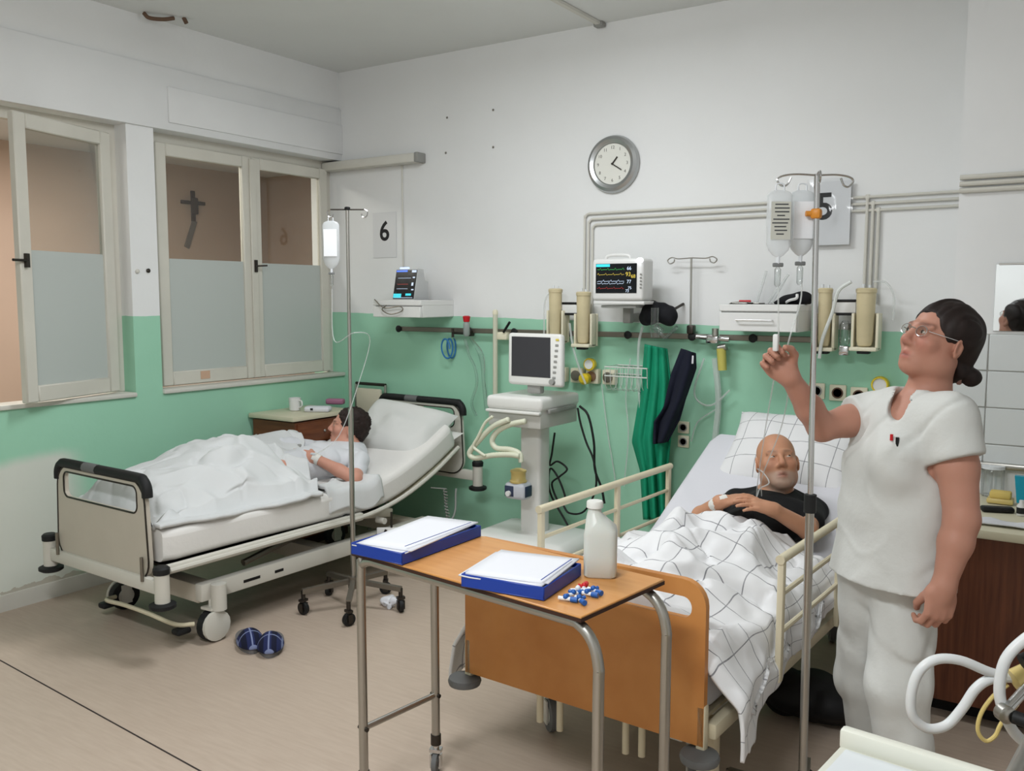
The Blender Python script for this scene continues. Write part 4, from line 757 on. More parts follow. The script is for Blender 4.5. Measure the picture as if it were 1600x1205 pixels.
for i, (x, y, dx, ln) in enumerate(((3.12, -.1, .03, .17), (3.19, -.14, .09, .15), (3.22, -.17, .05, .12))): tag(obj('plastic_tube', MB().cyl((x, y, 1.59), (x+dx, y+.05, 1.59+ln), .007, n=8), 'thin_tube'), ['longest clear tube leaning on the wall above the drawer shelf', 'clear tube leaning right beside the black mask', 'short clear tube nearest the black mask'][i], 'tube')
# ================================================================== ventilator by the wall
M('vent_white', (226, 226, 222), .35); M('vent_grey', (196, 196, 190), .4); M('hose_cream', (220, 222, 200), .4); M('humid_blue', (52, 62, 86), .4); M('amber', (210, 188, 120), .3)
xb = float(pY(761, 640, -.68)[0]); xf = float(pY(845, 650, -.68)[0]); yb = float(pX(904, 612, xf)[1]); zt = 1.065; zb = .895
VT = thing('ventilator', 'white ventilator with dark screen on a wheeled column beside the green wall', 'ventilator', ((xb+xf)/2, -.5, 0)); ox, oy = (xb+xf)/2, -.5; w_ = xf-xb; dp = yb+.68
lo = lambda P: np.asarray(P, float)-V3(ox, oy, 0)
obj('unit_top', MB().rbox((0, (yb-.68)/2-oy, zt-.035), (w_+.012, dp+.012, .075), .022, 3), 'vent_white', VT); obj('unit_body', MB().rbox((0, (yb-.68)/2-oy, (zb+zt-.06)/2), (w_-.01, dp-.01, zt-.06-zb), .008), 'vent_grey', VT)
obj('lip', MB().rbox((0, -.68-oy-.004, zt-.082), (w_, .03, .016), .006), 'vent_white', VT); obj('side_handle', MB().rbox((w_/2+.012, (yb-.68)/2-oy, zt-.075), (.02, dp*.7, .026), .008), 'grey_plastic', VT)
xc = float(pY(836, 730, -.47)[0])-ox; obj('column', MB().rbox((xc, .03, .56), (.135, .12, .68), .02, 3), 'vent_white', VT)
bs = obj('base', MB().rbox((.02, .02, .165), (.66, .50, .20), .07, 5), 'vent_white', VT); obj('base_slot', MB().rbox((.08, -.232, .215), (.09, .012, .012), .003), 'black', bs)
for q in (-1, 1):
    for r_ in (-1, 1): caster(VT, .02+q*.25, .02+r_*.17, .03, .02, 'grey_plastic', 'rubber', .3, 'caster', .08)
ce = lo(pY(838, 562, -.56)); ti = .16; uv_ = unit(V3(-.10, ti, 1)); rx = unit(V3(1, -.05, -.0)); nx = np.cross(uv_, rx); nx = -unit(np.cross(rx, uv_)); rx = unit(np.cross(uv_, -nx)) if False else rx; axs = (rx, unit(np.cross(uv_, rx)), uv_); uv_ = np.cross(axs[0], axs[1]); nf = -axs[1]
dsp = obj('display', MB().rbox(ce, (.365, .05, .295), .018, 3, ax=axs), 'vent_white', VT); obj('screen', MB().box(ce+nf*.0258-axs[0]*.022+uv_*.012, (.265, .002, .225), ax=axs), 'screen_off', dsp)
for i in range(8): obj('button', MB().rbox(ce+nf*.0265+axs[0]*.146+uv_*(.112-.030*i), (.022, .004, .013), .003, 1, ax=axs), M('button_yellow', (214, 196, 90), .4) if i == 0 else 'grey_plastic', dsp)
obj('dial', MB().cyl(ce+nf*.025+axs[0]*.142-uv_*.122, ce+nf*.045+axs[0]*.142-uv_*.122, .016), 'grey_plastic', dsp); obj('display_neck', MB().rbox(ce-uv_*.16+nf*-.02, (.09, .05, .06), .012), 'grey_plastic', dsp)
zf = lambda x, y: (680+x/3.347, 500+y/3.347)
h1 = [lo(pY(*zf(x, y), -.74)) for x, y in ((385, 520), (300, 560), (230, 630), (180, 695), (210, 722), (300, 708), (390, 705), (440, 712))]; h2 = [lo(pY(*zf(x, y), -.72)) for x, y in ((472, 530), (400, 545), (330, 580), (298, 630), (320, 670), (390, 678), (440, 700), (450, 745))]; h3 = [lo(pY(*zf(x, y), -.76)) for x, y in ((300, 505), (260, 540), (225, 610), (200, 660), (230, 690), (262, 712))]
for hh_, r_ in ((h1, .0165), (h2, .0165), (h3, .009)):
    P = catmull(hh_, 14); mb = MB(); mb.tube(P, r_, 10, 0, rs=(np.linspace(0, 1, len(P)), [1.0 if i % 2 else .90 for i in range(len(P))])); obj('breathing_hose', mb, 'hose_cream', VT, 180)
hm = lo(pY(810, 766, -.64)); u_ = obj('humidifier', MB().rbox(hm, (.135, .10, .095), .022, 3), M('humid_grey', (196, 200, 208), .4), VT)
obj('control_face', MB().rbox(hm+V3(-.03, -.049, .0), (.06, .008, .06), .014), 'humid_blue', u_); obj('side_face', MB().rbox(hm+V3(.066, 0, 0), (.008, .07, .062), .014), 'humid_blue', u_); obj('control_knob', MB().cyl(hm+V3(-.03, -.05, -.012), hm+V3(-.03, -.068, -.012), .015), 'plastic_white', u_)
obj('water_chamber', MB().lathe([(.048, 0), (.05, .01), (.042, .02), (.042, .055), (.046, .06), (.046, .07), (.02, .08)], hm+V3(.0, 0, .045), 20), 'amber', u_)
obj('power_cable', MB().tube([lo(pY(*zf(x, y), -.35)) for x, y in ((500, 900), (560, 900), (600, 960), (660, 960), (700, 1010), (780, 1000), (840, 880), (830, 740), (790, 640), (760, 540), (745, 460))], .006, 6, 6), 'black', VT)
obj('power_cable', MB().tube([lo(pY(*zf(x, y), -.3)) for x, y in ((625, 590), (610, 700), (600, 760), (640, 740), (690, 780), (650, 820), (610, 860), (650, 960), (680, 930), (640, 820), (600, 780), (600, 900), (680, 1050), (730, 1140))], .006, 6, 6), 'black', VT)
obj('power_cable', MB().tube([lo(pY(*zf(x, y), -.25)) for x, y in ((755, 450), (800, 500), (830, 640), (835, 780), (870, 880), (885, 960))], .007, 6, 6), 'black', VT)
# ================================================================== things on the rail and green wall
M('jar_beige', (216, 202, 164), .35, var=.15, vs=9); M('jar_pale', (226, 214, 182), .35)
def jar(px, py0, py1, lab, r_=.042, yy=-.14, hold=True, mt='jar_beige'):
    a, b = pY(px, py0, yy), pY(px, py1, yy); h = a[2]-b[2]; t = thing('suction_jar', lab, 'jar', (a[0], yy, b[2]), 0, 'suction jars')
    obj('canister', MB().lathe([(r_*.5, 0), (r_*.72, .006), (r_*.84, .03), (r_, h*.8), (r_, h-.012)], (0, 0, .02), 20), mt, t); obj('lid', MB().lathe([(r_*1.08, 0), (r_*1.1, .018), (r_*.9, .024)], (0, 0, h-.008), 20), mt, t)
    obj('nozzle', MB().cyl((-.015, 0, h+.01), (-.015, 0, h+.035), .007).cyl((.015, 0, h+.01), (.015, 0, h+.03), .007), 'clear_white', t)
    if hold: obj('holder', MB().rbox((-r_-.012, .02, h*.32), (.014, .06, h*.62), .004).rbox((r_+.012, .02, h*.32), (.014, .06, h*.62), .004).rbox((0, .0, .008), (2*r_+.038, .09, .02), .006).rbox((0, .065, h*.32), (2*r_+.038, .02, h*.62), .004), 'ivory', t); obj('holder_foot', MB().rbox((0, -.01, -.008), (.06, .05, .016), .006), 'rubber', t)
    return t
jar(868, 455, 536, 'beige suction jar on the left above the ventilator screen', .040); jar(912, 460, 542, 'beige suction jar between its twin and the monitor bracket', .042)
jar(1290, 455, 548, 'beige suction jar half hidden behind the chrome drip stand', .034, -.14); jar(1354, 455, 548, 'tall beige suction jar left of the face of the nurse', .046, -.14)
for i, (x0, x1, y0, y1, yy, lab) in enumerate(((879, 903, 474, 491, -.12, 'small white plate with black edges between two suction jars over the ventilator'), (1302, 1337, 470, 491, -.12, 'small white plate with black edges between the jars behind the drip stand'))):
    a, b = pY(x0, y0, yy), pY(x1, y1, yy); t = thing('mount_plate', lab, 'plate', ((a[0]+b[0])/2, yy, (a[2]+b[2])/2), 0, 'mounting plates'); w_, hh = b[0]-a[0], a[2]-b[2]; obj('plate', MB().rbox((0, 0, 0), (w_, .012, hh), .003), 'plastic_white', t)
    for q in (-1, 1): obj('edge', MB().rbox((0, -.002, q*hh*.5), (w_, .016, .014), .003), 'black', t)
    obj('stem', MB().rbox((0, .045, -.02), (.03, .09, .03), .004), 'grey_plastic', t)
a = pY(1320, 520, -.12); t = thing('suction_regulator', 'clear regulator cylinder hanging between the jars behind the drip stand', 'regulator', a); obj('cylinder', MB().lathe([(.02, 0), (.026, .01), (.026, .10), (.014, .12)], (0, 0, -.06), 14), 'clear_plastic', t); obj('fitting', MB().rbox((0, .0, -.09), (.05, .035, .05), .008), 'chrome', t); obj('wall_mount', MB().rbox((0, .06, .03), (.03, .12, .03), .004), 'grey_plastic', t)
def tubes(lst):
    for pts, yy, r_, lab in lst: tag(obj('suction_tube', MB().tube([pY(x, y, yy) for x, y in pts], r_, 8, 6), 'thin_tube' if r_ < .009 else M('tube_white', (218, 222, 218), .4)), lab, 'tube')
tubes([([(866, 452), (852, 470), (850, 520), (848, 600)], -.16, .005, 'thin clear tube hanging left of the suction jars over the ventilator'), ([(890, 505), (895, 540), (905, 575), (915, 600)], -.17, .007, 'clear tube running from the white plate to the yellow valve'),
       ([(1330, 440), (1310, 455), (1300, 490), (1285, 530), (1280, 560)], -.2, .009, 'white tube arching from the pipes down behind the drip stand'), ([(1365, 440), (1385, 442), (1397, 465), (1395, 500)], -.12, .005, 'thin tube arching right from the tall suction jar'),
       ([(1004, 510), (998, 540), (998, 600), (1005, 700)], -.12, .008, 'pale tube hanging from the rail left of the green gown'), ([(985, 560), (978, 620), (982, 680), (975, 760)], -.05, .004, 'thin clear tube hanging through the wire basket'), ([(940, 600), (950, 680), (962, 760), (958, 820)], -.03, .004, 'thin clear tube falling down the wall from the gas outlets'),
       ([(1100, 560), (1085, 610), (1095, 630), (1115, 632), (1140, 610)], -.06, .006, 'pale tube looping under the chrome clamp right of the navy garment'), ([(1118, 640), (1090, 660), (1080, 690)], -.04, .004, 'thin tube curving to the wall socket by the bed')])
# bottle with red cap, blue coil, flow meter
a = pY(729, 521, -.10); t = thing('flow_bottle', 'small grey bottle with bright red cap on the wall rail', 'bottle', a); obj('body', MB().lathe([(.012, 0), (.022, .012), (.022, .08), (.014, .10)], (0, 0, -.02), 14), M('bottle_grey', (150, 160, 156), .3), t); obj('cap', MB().lathe([(.020, 0), (.026, .035), (.016, .04)], (0, 0, .075), 12), 'red_plastic', t); obj('rail_clamp', MB().rbox((0, .035, 0), (.05, .05, .04), .008), 'dark_metal', t); obj('side_arm', MB().cyl((-.12, .01, .0), (.0, .0, .0), .009).cyl((-.12, .01, -.03), (-.12, .01, .03), .009), 'dark_metal', t)
c_ = pY(697, 545, -.08); tag(obj('blue_tubing', MB().tube([c_+V3(.045*math.cos(a)*(1-.02*i), .004*i-.02, .065*math.sin(a)) for i, a in enumerate(np.linspace(0, 6*math.pi, 36))], .006, 6, 3), M('blue_clear', (52, 120, 176), .35)), 'coil of blue tubing hanging from the wall rail', 'tubing')
tag(obj('clear_tubing', MB().tube([pY(x, y, -.09) for x, y in ((726, 530), (733, 555), (742, 575), (745, 600), (737, 630), (744, 650))], .009, 8, 6), 'clear_plastic'), 'clear plastic tubing dangling under the red-capped bottle', 'tubing')
tag(obj('breathing_bag', MB().tube([pY(x, y, -.07) for x, y in ((735, 528), (752, 556), (756, 600), (761, 640))], .016, 8, 6, rs=([0, .3, .6, 1], [.5, 1.2, .7, 1])), 'clear_plastic'), 'crumpled clear bag hanging beside the coil of blue tubing', 'bag')
a, b = pY(776, 484, -.10), pY(774, 640, -.10); t = thing('flow_meter', 'tall clear flow meter tube standing left of the ventilator screen', 'flow meter', b); hh = a[2]-b[2]; obj('tube', MB().cyl((0, 0, 0), (.0, 0, hh-.03), .016), M('meter_cream', (206, 206, 186), .3), t); obj('cap', MB().lathe([(.018, 0), (.018, .02), (.01, .03)], (0, 0, hh-.03), 12), 'ivory', t); obj('valve', MB().rbox((.05, .02, hh*.74), (.08, .05, .05), .01), 'ivory', t); obj('lever', MB().cyl((.07, -.01, hh*.78), (.13, -.03, hh*.88), .008), 'black', t)
# gas outlet strip
a, b = pY(872, 575, -.03), pY(962, 600, -.03); GO = thing('gas_outlet_strip', 'cream wall strip with round gas outlets and yellow valves', 'gas outlets', ((a[0]+b[0])/2, 0, (a[2]+b[2])/2)); w_ = b[0]-a[0]
for i, x in enumerate((-.44, -.15, .12, .40)): p_ = obj('outlet', MB().rbox((x*w_, -.025, 0), (.085, .05, .09), .008), 'ivory', GO); obj('ring', MB().lathe([(.03, 0), (.032, .012), (.016, .016)], (x*w_, -.05, 0), 16, ax=(0, -1, 0)), M('brown_ring', (120, 92, 70), .4) if i % 2 == 0 else 'steel_grey', p_)
v_ = obj('yellow_valve', MB().lathe([(.02, 0), (.034, .02), (.034, .06), (.02, .075)], (.03, -.06, -.012), 16, ax=(0, -1, 0)), M('yellow', (224, 196, 40), .35), GO); g_ = obj('pressure_gauge', MB().lathe([(.036, 0), (.038, .03), (.03, .034)], (.05, -.06, .075), 18, ax=(0, -1, 0)), 'yellow', GO); obj('gauge_face', MB().lathe([(.028, 0), (.028, .002)], (.05, -.0945, .075), 18, ax=(0, -1, 0)), 'plastic_white', g_)
# wire basket
a, b = pY(962, 572, -.10), pY(1012, 612, -.10); t = thing('wire_basket', 'white wire basket on the green wall left of the hanging gown', 'basket', ((a[0]+b[0])/2, 0, b[2])); w_, hh = b[0]-a[0]+.06, a[2]-b[2]; M('wire_white', (214, 218, 212), .4)
for z in (hh, hh*.62): obj('hoop', MB().tube([(-w_/2, -.01, z), (-w_/2, -.18, z), (w_/2, -.18, z), (w_/2, -.01, z)], .004, 6, 0, closed=True), 'wire_white', t)
mb = MB()
for i in range(9): x = -w_/2+w_*i/8; mb.tube([(x, -.18, hh), (x, -.17, .03), (x, -.14, 0), (x, -.05, 0), (x, -.02, .03), (x, -.01, hh)], .002, 5, 0)
o = obj('wires', mb, 'wire_white', t); o['kind'] = 'stuff'
# iv hook on the rail
c_ = pY(1079, 515, -.07); zt = float(pY(1077, 403, -.07)[2])-c_[2]; t = thing('iv_hook', 'short metal drip hook with two loops standing on the wall rail', 'drip hook', c_); obj('rod', MB().cyl((0, 0, 0), (-.004, 0, zt), .006), 'metal', t); obj('rail_clamp', MB().rbox((0, .01, 0), (.04, .05, .05), .008), 'dark_metal', t)
for q in (-1, 1): obj('loop', MB().tube([(0, 0, zt), (q*.08, 0, zt-.004), (q*.12, 0, zt+.004), (q*.145, 0, zt-.012), (q*.13, 0, zt-.03), (q*.108, 0, zt-.022), (q*.104, 0, zt-.006)], .0035, 6, 5), 'metal', t)
# black cuff and clear valve
c_ = pY(1030, 492, -.16); t = thing('pressure_cuff', 'bundled black cuff hanging on the rail above the green gown', 'cuff', c_); s_ = SDF((-.14, -.07, -.12), (.14, .07, .12), .006); s_.ell((0, 0, .015), (.098, .05, .062), k=0); s_.ell((.055, 0, -.025), (.045, .045, .045), k=.04); s_.ell((-.07, 0, -.02), (.05, .04, .03), k=.05); s_.noise(.012, lambda P: vnoise(P*22, 4)); obj('cuff', s_.mesh(), 'black_cloth', t, 180); obj('hook', MB().cyl((.06, .02, .02), (.08, .15, .06), .008), 'dark_metal', t)
a = pY(1023, 505, -.24); t = thing('airway_valve', 'clear plastic breathing valve in front of the black cuff', 'valve', a); obj('body', MB().cyl((0, 0, -.02), (0, 0, .085), .022).cyl((.0, 0, -.02), (.005, 0, -.08), .028, .024).cyl((.0, 0, -.02), (.045, 0, -.05), .02), 'clear_plastic', t); obj('hose', MB().tube([(.03, .01, -.05), (.05, .03, -.08), (.07, .08, -.05), (.08, .12, -.02)], .009, 8, 5), 'clear_plastic', t)
# gown and navy garment
def hang(name, poly, yy, mat, lab, seed, folds, amp, cat, th=.01):
    L = [np.array(q, float) for q in poly[0]]; R_ = [np.array(q, float) for q in poly[1]]; s_ = np.linspace(0, 1, len(L)); n, m_ = 44, 60; P = np.zeros((n, m_, 3))
    for j, t_ in enumerate(np.linspace(0, 1, m_)):
        l = np.array([np.interp(t_, s_, [q[i] for q in L]) for i in (0, 1)]); r = np.array([np.interp(t_, s_, [q[i] for q in R_]) for i in (0, 1)])
        for i, u_ in enumerate(np.linspace(0, 1, n)):
            q = l*(1-u_)+r*u_; d = amp*(math.sin(u_*folds*2*math.pi+seed+t_*1.5)+.5*math.sin(u_*folds*4.3+seed*2-t_*3)); P[i, j] = pY(q[0], q[1], yy+d*(.5+.7*t_)-.03*math.sin(math.pi*u_))
    mb = MB(); mb.grid(P); mb.open = True; o = obj(name, mb, mat, None, 180); md = o.modifiers.new('thickness', 'SOLIDIFY'); md.thickness = th; md.offset = 0; return tag(o, lab, cat)
hang('gown', (((1008, 538), (1003, 600), (988, 690), (1001, 735), (1006, 812)), ((1042, 545), (1048, 600), (1048, 680), (1042, 740), (1046, 812))), -.13, M('gown_green', (18, 150, 112), .7, var=.12, vs=7), 'bright green gown hanging from the wall rail beside bed', 1, 3.2, .022, 'gown')
hang('hanging_garment', (((1066, 545), (1050, 585), (1038, 635), (1022, 660), (1022, 694)), ((1086, 552), (1088, 575), (1073, 620), (1062, 655), (1042, 690))), -.19, M('navy', (20, 24, 42), .9, var=.15, vs=8), 'dark navy strap garment hanging in front of the green gown', 4, 1.6, .022, 'garment', .016)
tag(obj('white_tag', MB().rbox(pY(1079, 562, -.225), (.035, .004, .045), .002, 1), 'paper_white'), 'small pale tag on the navy garment', 'tag')
# chrome clamp and yellow tube right of the gown
c_ = pY(1115, 530, -.09); t = thing('chrome_clamp', 'chrome gas connector on the wall rail under the drip hook', 'clamp', c_); obj('block', MB().rbox((0, 0, 0), (.07, .06, .05), .012).cyl((-.1, 0, .01), (.09, 0, .0), .014), 'chrome', t); obj('knob', MB().cyl((.02, -.03, .02), (.02, -.03, .06), .018).cyl((.03, 0, -.05), (.075, 0, -.04), .02), 'metal', t); obj('yellow_tube', MB().cyl((.055, 0, -.17), (.045, 0, -.05), .024, .026), M('yellow_pale', (196, 188, 96), .4), t); obj('rail_clip', MB().rbox((-.03, .03, .0), (.04, .05, .05), .008), 'dark_metal', t)
a, b = pY(1117, 560, -.05), pY(1117, 690, -.05); tag(obj('wall_hose', MB().tube([a, (a+b)/2+V3(.02, 0, 0), b], .018, 8, 8), 'thin_tube'), 'wide clear hose hanging on the wall behind the pillow', 'hose')
# sockets
def socket(px, py, lab, dark, s_=.085):
    c_ = pY(px, py, -.01); t = thing('wall_socket', lab, 'socket', (c_[0], 0, c_[2]), 0, 'wall sockets'); obj('plate', MB().rbox((0, -.008, 0), (s_, .016, s_), .006), 'ivory', t); obj('well', MB().lathe([(s_*.34, 0), (s_*.34, .004), (s_*.26, .004), (s_*.25, .0)], (0, -.016, 0), 18, ax=(0, -1, 0)), M('socket_brown', (92, 66, 50), .5) if dark else 'grey_plastic', t)
for i, (x, y, d) in enumerate(((1276, 611, 0), (1309, 614, 1), (1342, 618, 1), (1068, 668, 0), (1068, 690, 0), (655, 640, 0))): socket(x, y, ['cream wall socket half behind the chrome drip pole', 'middle cream socket with a brown well right of the drip pole', 'cream socket with brown well nearest the sleeve of the nurse', 'upper pale socket on the wall left of the checked pillow', 'lower pale socket on the wall left of the checked pillow', 'pale socket on the green wall behind the headboard grip'][i], d, .085 if i < 3 else .07)
c_ = pY(1374, 602, -.05); t = thing('pressure_gauge', 'round yellow gauge on the wall next to the nurse shoulder', 'gauge', (c_[0], 0, c_[2])); obj('casing', MB().lathe([(.04, 0), (.045, .03), (.04, .05), (.034, .05), (.033, .04)], n=22, ax=(0, -1, 0)), 'yellow', t); obj('gauge_face', MB().lathe([(.034, .03), (.034, .043)], n=22, ax=(0, -1, 0)), 'plastic_white', t)
# ================================================================== counter, mirror and what stands there
CB = thing('cabinet', 'dark brown wooden counter cabinet behind the nurse', 'cabinet', (4.85, -.80, 0)); obj('body', MB().box((0, 0, .40), (1.64, .64, .66)), 'brown_wood', CB); obj('plinth', MB().box((0, .03, .035), (1.62, .56, .07)), M('plinth_black', (16, 14, 16), .6), CB)
for i in range(3): obj('door', MB().rbox((-.545+.545*i, -.325, .40), (.54, .02, .655), .002, 1), 'brown_wood', CB)
tag(obj('worktop', MB().rbox((4.85, -.81, .748), (1.68, .70, .034), .006), 'top_cream'), 'cream worktop on the brown counter cabinet', 'worktop')
MZ = .766
a, b = pY(1557, 413, YP-.01), pY(1557, 517, YP-.01); MR = thing('wall_mirror', 'frameless wall mirror above the white tiles', 'mirror', (a[0]+.25, YP, b[2])); obj('mirror_glass', MB().box((0, -.008, (a[2]-b[2])/2), (.5, .006, a[2]-b[2])), 'mirror', MR); obj('mirror_back', MB().box((0, -.003, (a[2]-b[2])/2), (.502, .005, a[2]-b[2]+.002)), 'grey_plastic', MR); obj('top_clip', MB().rbox((0, -.012, a[2]-b[2]), (.48, .016, .008), .002, 1), 'metal', MR)
c_ = pZ(1587, 800, MZ); t = thing('hand_cream_tube', 'teal plastic tube standing on the worktop', 'tube', (c_[0]+.02, c_[1]+.1, MZ)); obj('tube', MB().prism([(-.024, .02), (.024, .02), (.036, .13), (-.036, .13)], (0, -.015, 0), V3(1, 0, 0), V3(0, 0, 1), V3(0, 1, 0), .03), M('teal', (28, 150, 176), .4), t); obj('cap', MB().lathe([(.02, 0), (.02, .02)], n=14), 'plastic_white', t)
c_ = pZ(1595, 806, MZ); t = thing('small_bottle', 'small white bottle with dark label before the teal tube', 'bottle', (c_[0], c_[1], MZ)); obj('body', MB().lathe([(.014, 0), (.016, .003), (.016, .04), (.008, .05), (.008, .062)], n=14), 'plastic_white', t); obj('label', MB().lathe([(.0165, .01), (.0165, .034)], n=14), 'ink', t)
c_ = pZ(1561, 790, MZ); t = thing('soap_dish', 'yellow sponge in a clear dish on the worktop', 'sponge', (c_[0], c_[1]+.05, MZ)); obj('dish', MB().rbox((0, 0, .012), (.10, .07, .022), .008), 'amber', t); obj('sponge', MB().rbox((0, 0, .037), (.08, .055, .03), .008), M('sponge_yellow', (216, 190, 110), .8), t)
c_ = pZ(1558, 800, MZ); tag(obj('glasses_case', MB().rbox((c_[0], c_[1], MZ+.011), (.12, .045, .022), .009, 3, .35), 'black'), 'black oblong case lying on the worktop', 'case')
c_ = pZ(1545, 783, MZ); t = thing('glass_jar', 'clear plastic jar at the back of the worktop beside the nurse', 'jar', (c_[0], c_[1]+.12, MZ)); obj('jar', MB().lathe([(.04, 0), (.045, .004), (.045, .11), (.04, .12)], n=20), 'clear_plastic', t); obj('lid', MB().lathe([(.046, 0), (.046, .014)], (0, 0, .12), 20), 'clear_white', t)
c_ = pZ(1575, 822, MZ); g = np.linspace(-.5, .5, 16); u, v = np.meshgrid(g, g, indexing='ij'); mb = MB(); mb.open = True; mb.grid(np.stack([c_[0]+u*.26, c_[1]+v*.09, MZ+.006+.012*np.abs(vnoise(np.stack([u*4, v*3], -1), 8))], -1)); o = obj('paper_towel', mb, 'paper_white', None, 180); md = o.modifiers.new('thickness', 'SOLIDIFY'); md.thickness = .004; tag(o, 'crumpled white paper towel at the worktop edge', 'towel')
# ================================================================== small things on the floor
c_ = pZ(588, 952); s_ = SDF((-.09, -.07, -.01), (.09, .07, .08), .006); s_.ell((0, 0, .02), (.055, .04, .028), k=0); s_.ell((.03, .0, .03), (.03, .03, .03), k=.02); s_.noise(.016, lambda P: ridge(P*26, 3)); s_.plane_cut((0, 0, 0), (0, 0, -1)); o = obj('crumpled_tissue', s_.mesh(0), 'paper_white', None, 60); o.location = (c_[0]+.02, c_[1]+.07, 0); tag(o, 'crumpled white tissue on the floor under the star base', 'tissue')
c_ = pZ(1245, 1195); s_ = SDF((-.30, -.22, -.01), (.30, .22, .30), .012); s_.ell((0, 0, .09), (.20, .13, .10), k=0); s_.ell((.12, .05, .07), (.12, .12, .08), k=.06); s_.noise(.02, lambda P: ridge(P*9, 6)); s_.plane_cut((0, 0, .0), (0, 0, -1)); o = obj('black_bag', s_.mesh(), M('bag_black', (18, 17, 19), .7), None, 180); o.location = (3.80, -1.42, 0); tag(o, 'slumped black bag on the floor under the bald patient bed', 'bag')
a = V3(1.34, -1.02, .20); t = thing('drainage_bag', 'white drainage bag with dark tube hanging under the bed by windows', 'bag', a, math.atan2(RT[1], RT[0])); obj('pouch', MB().rbox((0, 0, .05), (.17, .012, .12), .005), 'plastic_white', t); obj('tube', MB().tube([(-.03, -.012, .10), (-.05, -.015, .04), (-.02, -.016, .01)], .008, 6, 5), 'dark_metal', t); obj('hanger', MB().cyl((0, 0, .11), (0, 0, .20), .006), 'dark_metal', t)
# ================================================================== foreground equipment cart, right
CZ = .88; O = pZ(1318, 1157, CZ); e1 = pZ(1600, 1246, CZ)-O; e2 = pZ(1262, 1205, CZ)-O; X = unit(e1); Yv = np.cross(V3(0, 0, 1), X); w_ = .60; d_ = .42; cc = O+X*w_/2-Yv*d_/2
FC = thing('equipment_cart', 'cream equipment cart with white tubing arm in the right foreground', 'cart', (cc[0], cc[1], 0), math.atan2(X[1], X[0]))
obj('cart_body', MB().rbox((0, 0, .48), (w_-.02, d_-.02, .74), .012), 'bed_cream', FC); tp = obj('top_panel', MB().rbox((0, 0, CZ-.02), (w_, d_, .04), .008), M('cart_white', (208, 208, 196), .4), FC); obj('rear_rim', MB().rbox((.0, d_/2-.012, CZ+.012), (w_, .024, .035), .006), 'cart_white', FC); obj('printed_panel', MB().box((.0, -.012, CZ+.001), (w_-.03, d_-.04, .003)), M('panel_print', (204, 208, 210), .35), tp)
mb = MB()
for i in range(14): a = math.radians(200-14*i); mb.cyl((-.12+.06*math.cos(a), .07+.06*math.sin(a), CZ+.002), (-.12+.06*math.cos(a), .07+.06*math.sin(a), CZ+.0036), .0035, n=6)
for i in range(10): a = math.radians(190-18*i); mb.cyl((.1+.05*math.cos(a), .08+.05*math.sin(a), CZ+.002), (.1+.05*math.cos(a), .08+.05*math.sin(a), CZ+.0036), .003, n=6)
o = obj('printed_scale', mb, 'print_dark', tp); o['kind'] = 'stuff'
for q in (-1, 1):
    for r_ in (-1, 1): caster(FC, q*.24, r_*.15, .05, .03, 'grey_plastic', 'rubber', .3, 'caster', .13)
RZc = math.atan2(X[1], X[0]); ci, si = math.cos(-RZc), math.sin(-RZc)
def cl(P): d = np.asarray(P, float)-V3(cc[0], cc[1], 0); return V3(d[0]*ci-d[1]*si, d[0]*si+d[1]*ci, d[2])
M('hose_white', (214, 216, 216), .35, sss=.1)
obj('breathing_hose', MB().tube([cl(pH(x, y, 1.72)) for x, y in ((1610, 1064), (1575, 1057), (1545, 1050), (1500, 1032), (1462, 1031), (1436, 1050), (1424, 1085), (1426, 1118), (1448, 1138), (1478, 1134), (1503, 1108), (1525, 1076), (1550, 1061), (1590, 1060), (1620, 1070))], .0098, 12, 6), 'hose_white', FC)
obj('breathing_hose', MB().tube([cl(pH(x, y, 1.66)) for x, y in ((1640, 975), (1600, 1000), (1572, 1030), (1562, 1070), (1566, 1105), (1585, 1145), (1620, 1175))], .0105, 12, 6), 'hose_white', FC)
obj('thin_hose', MB().tube([cl(pH(x, y, 1.72)) for x, y in ((1575, 1070), (1552, 1088), (1533, 1115), (1528, 1142), (1540, 1158), (1555, 1150), (1565, 1130), (1590, 1100))], .0042, 8, 6), 'amber', FC)
ar = obj('support_arm', MB().cyl(cl(pH(1570, 1113, 1.64)), cl(pH(1640, 1035, 1.70)), .010), 'chrome', FC); obj('joint', MB().lathe([(.012, -.014), (.017, -.010), (.017, .010), (.012, .014)], cl(pH(1570, 1115, 1.64)), 18, ax=tuple(cl(pH(1590, 1130, 1.6))-cl(pH(1570, 1115, 1.64)))), 'metal', ar); obj('arm_knob', MB().cyl(cl(pH(1583, 1120, 1.63)), cl(pH(1625, 1135, 1.60)), .013), 'rubber', ar)
tr = obj('water_trap', MB().cyl(cl(pH(1585, 1065, 1.70)), cl(pH(1640, 1040, 1.70)), .024), 'amber', FC); obj('trap_cap', MB().cyl(cl(pH(1597, 1035, 1.68)), cl(pH(1635, 1020, 1.68)), .016), 'rubber', tr)
q = cl(pH(1660, 1090, 1.7)); obj('arm_post', MB().cyl((min(q[0], w_/2-.03), d_/2-.05, CZ-.01), (q[0], q[1], q[2]+.05), .011), 'metal', FC)
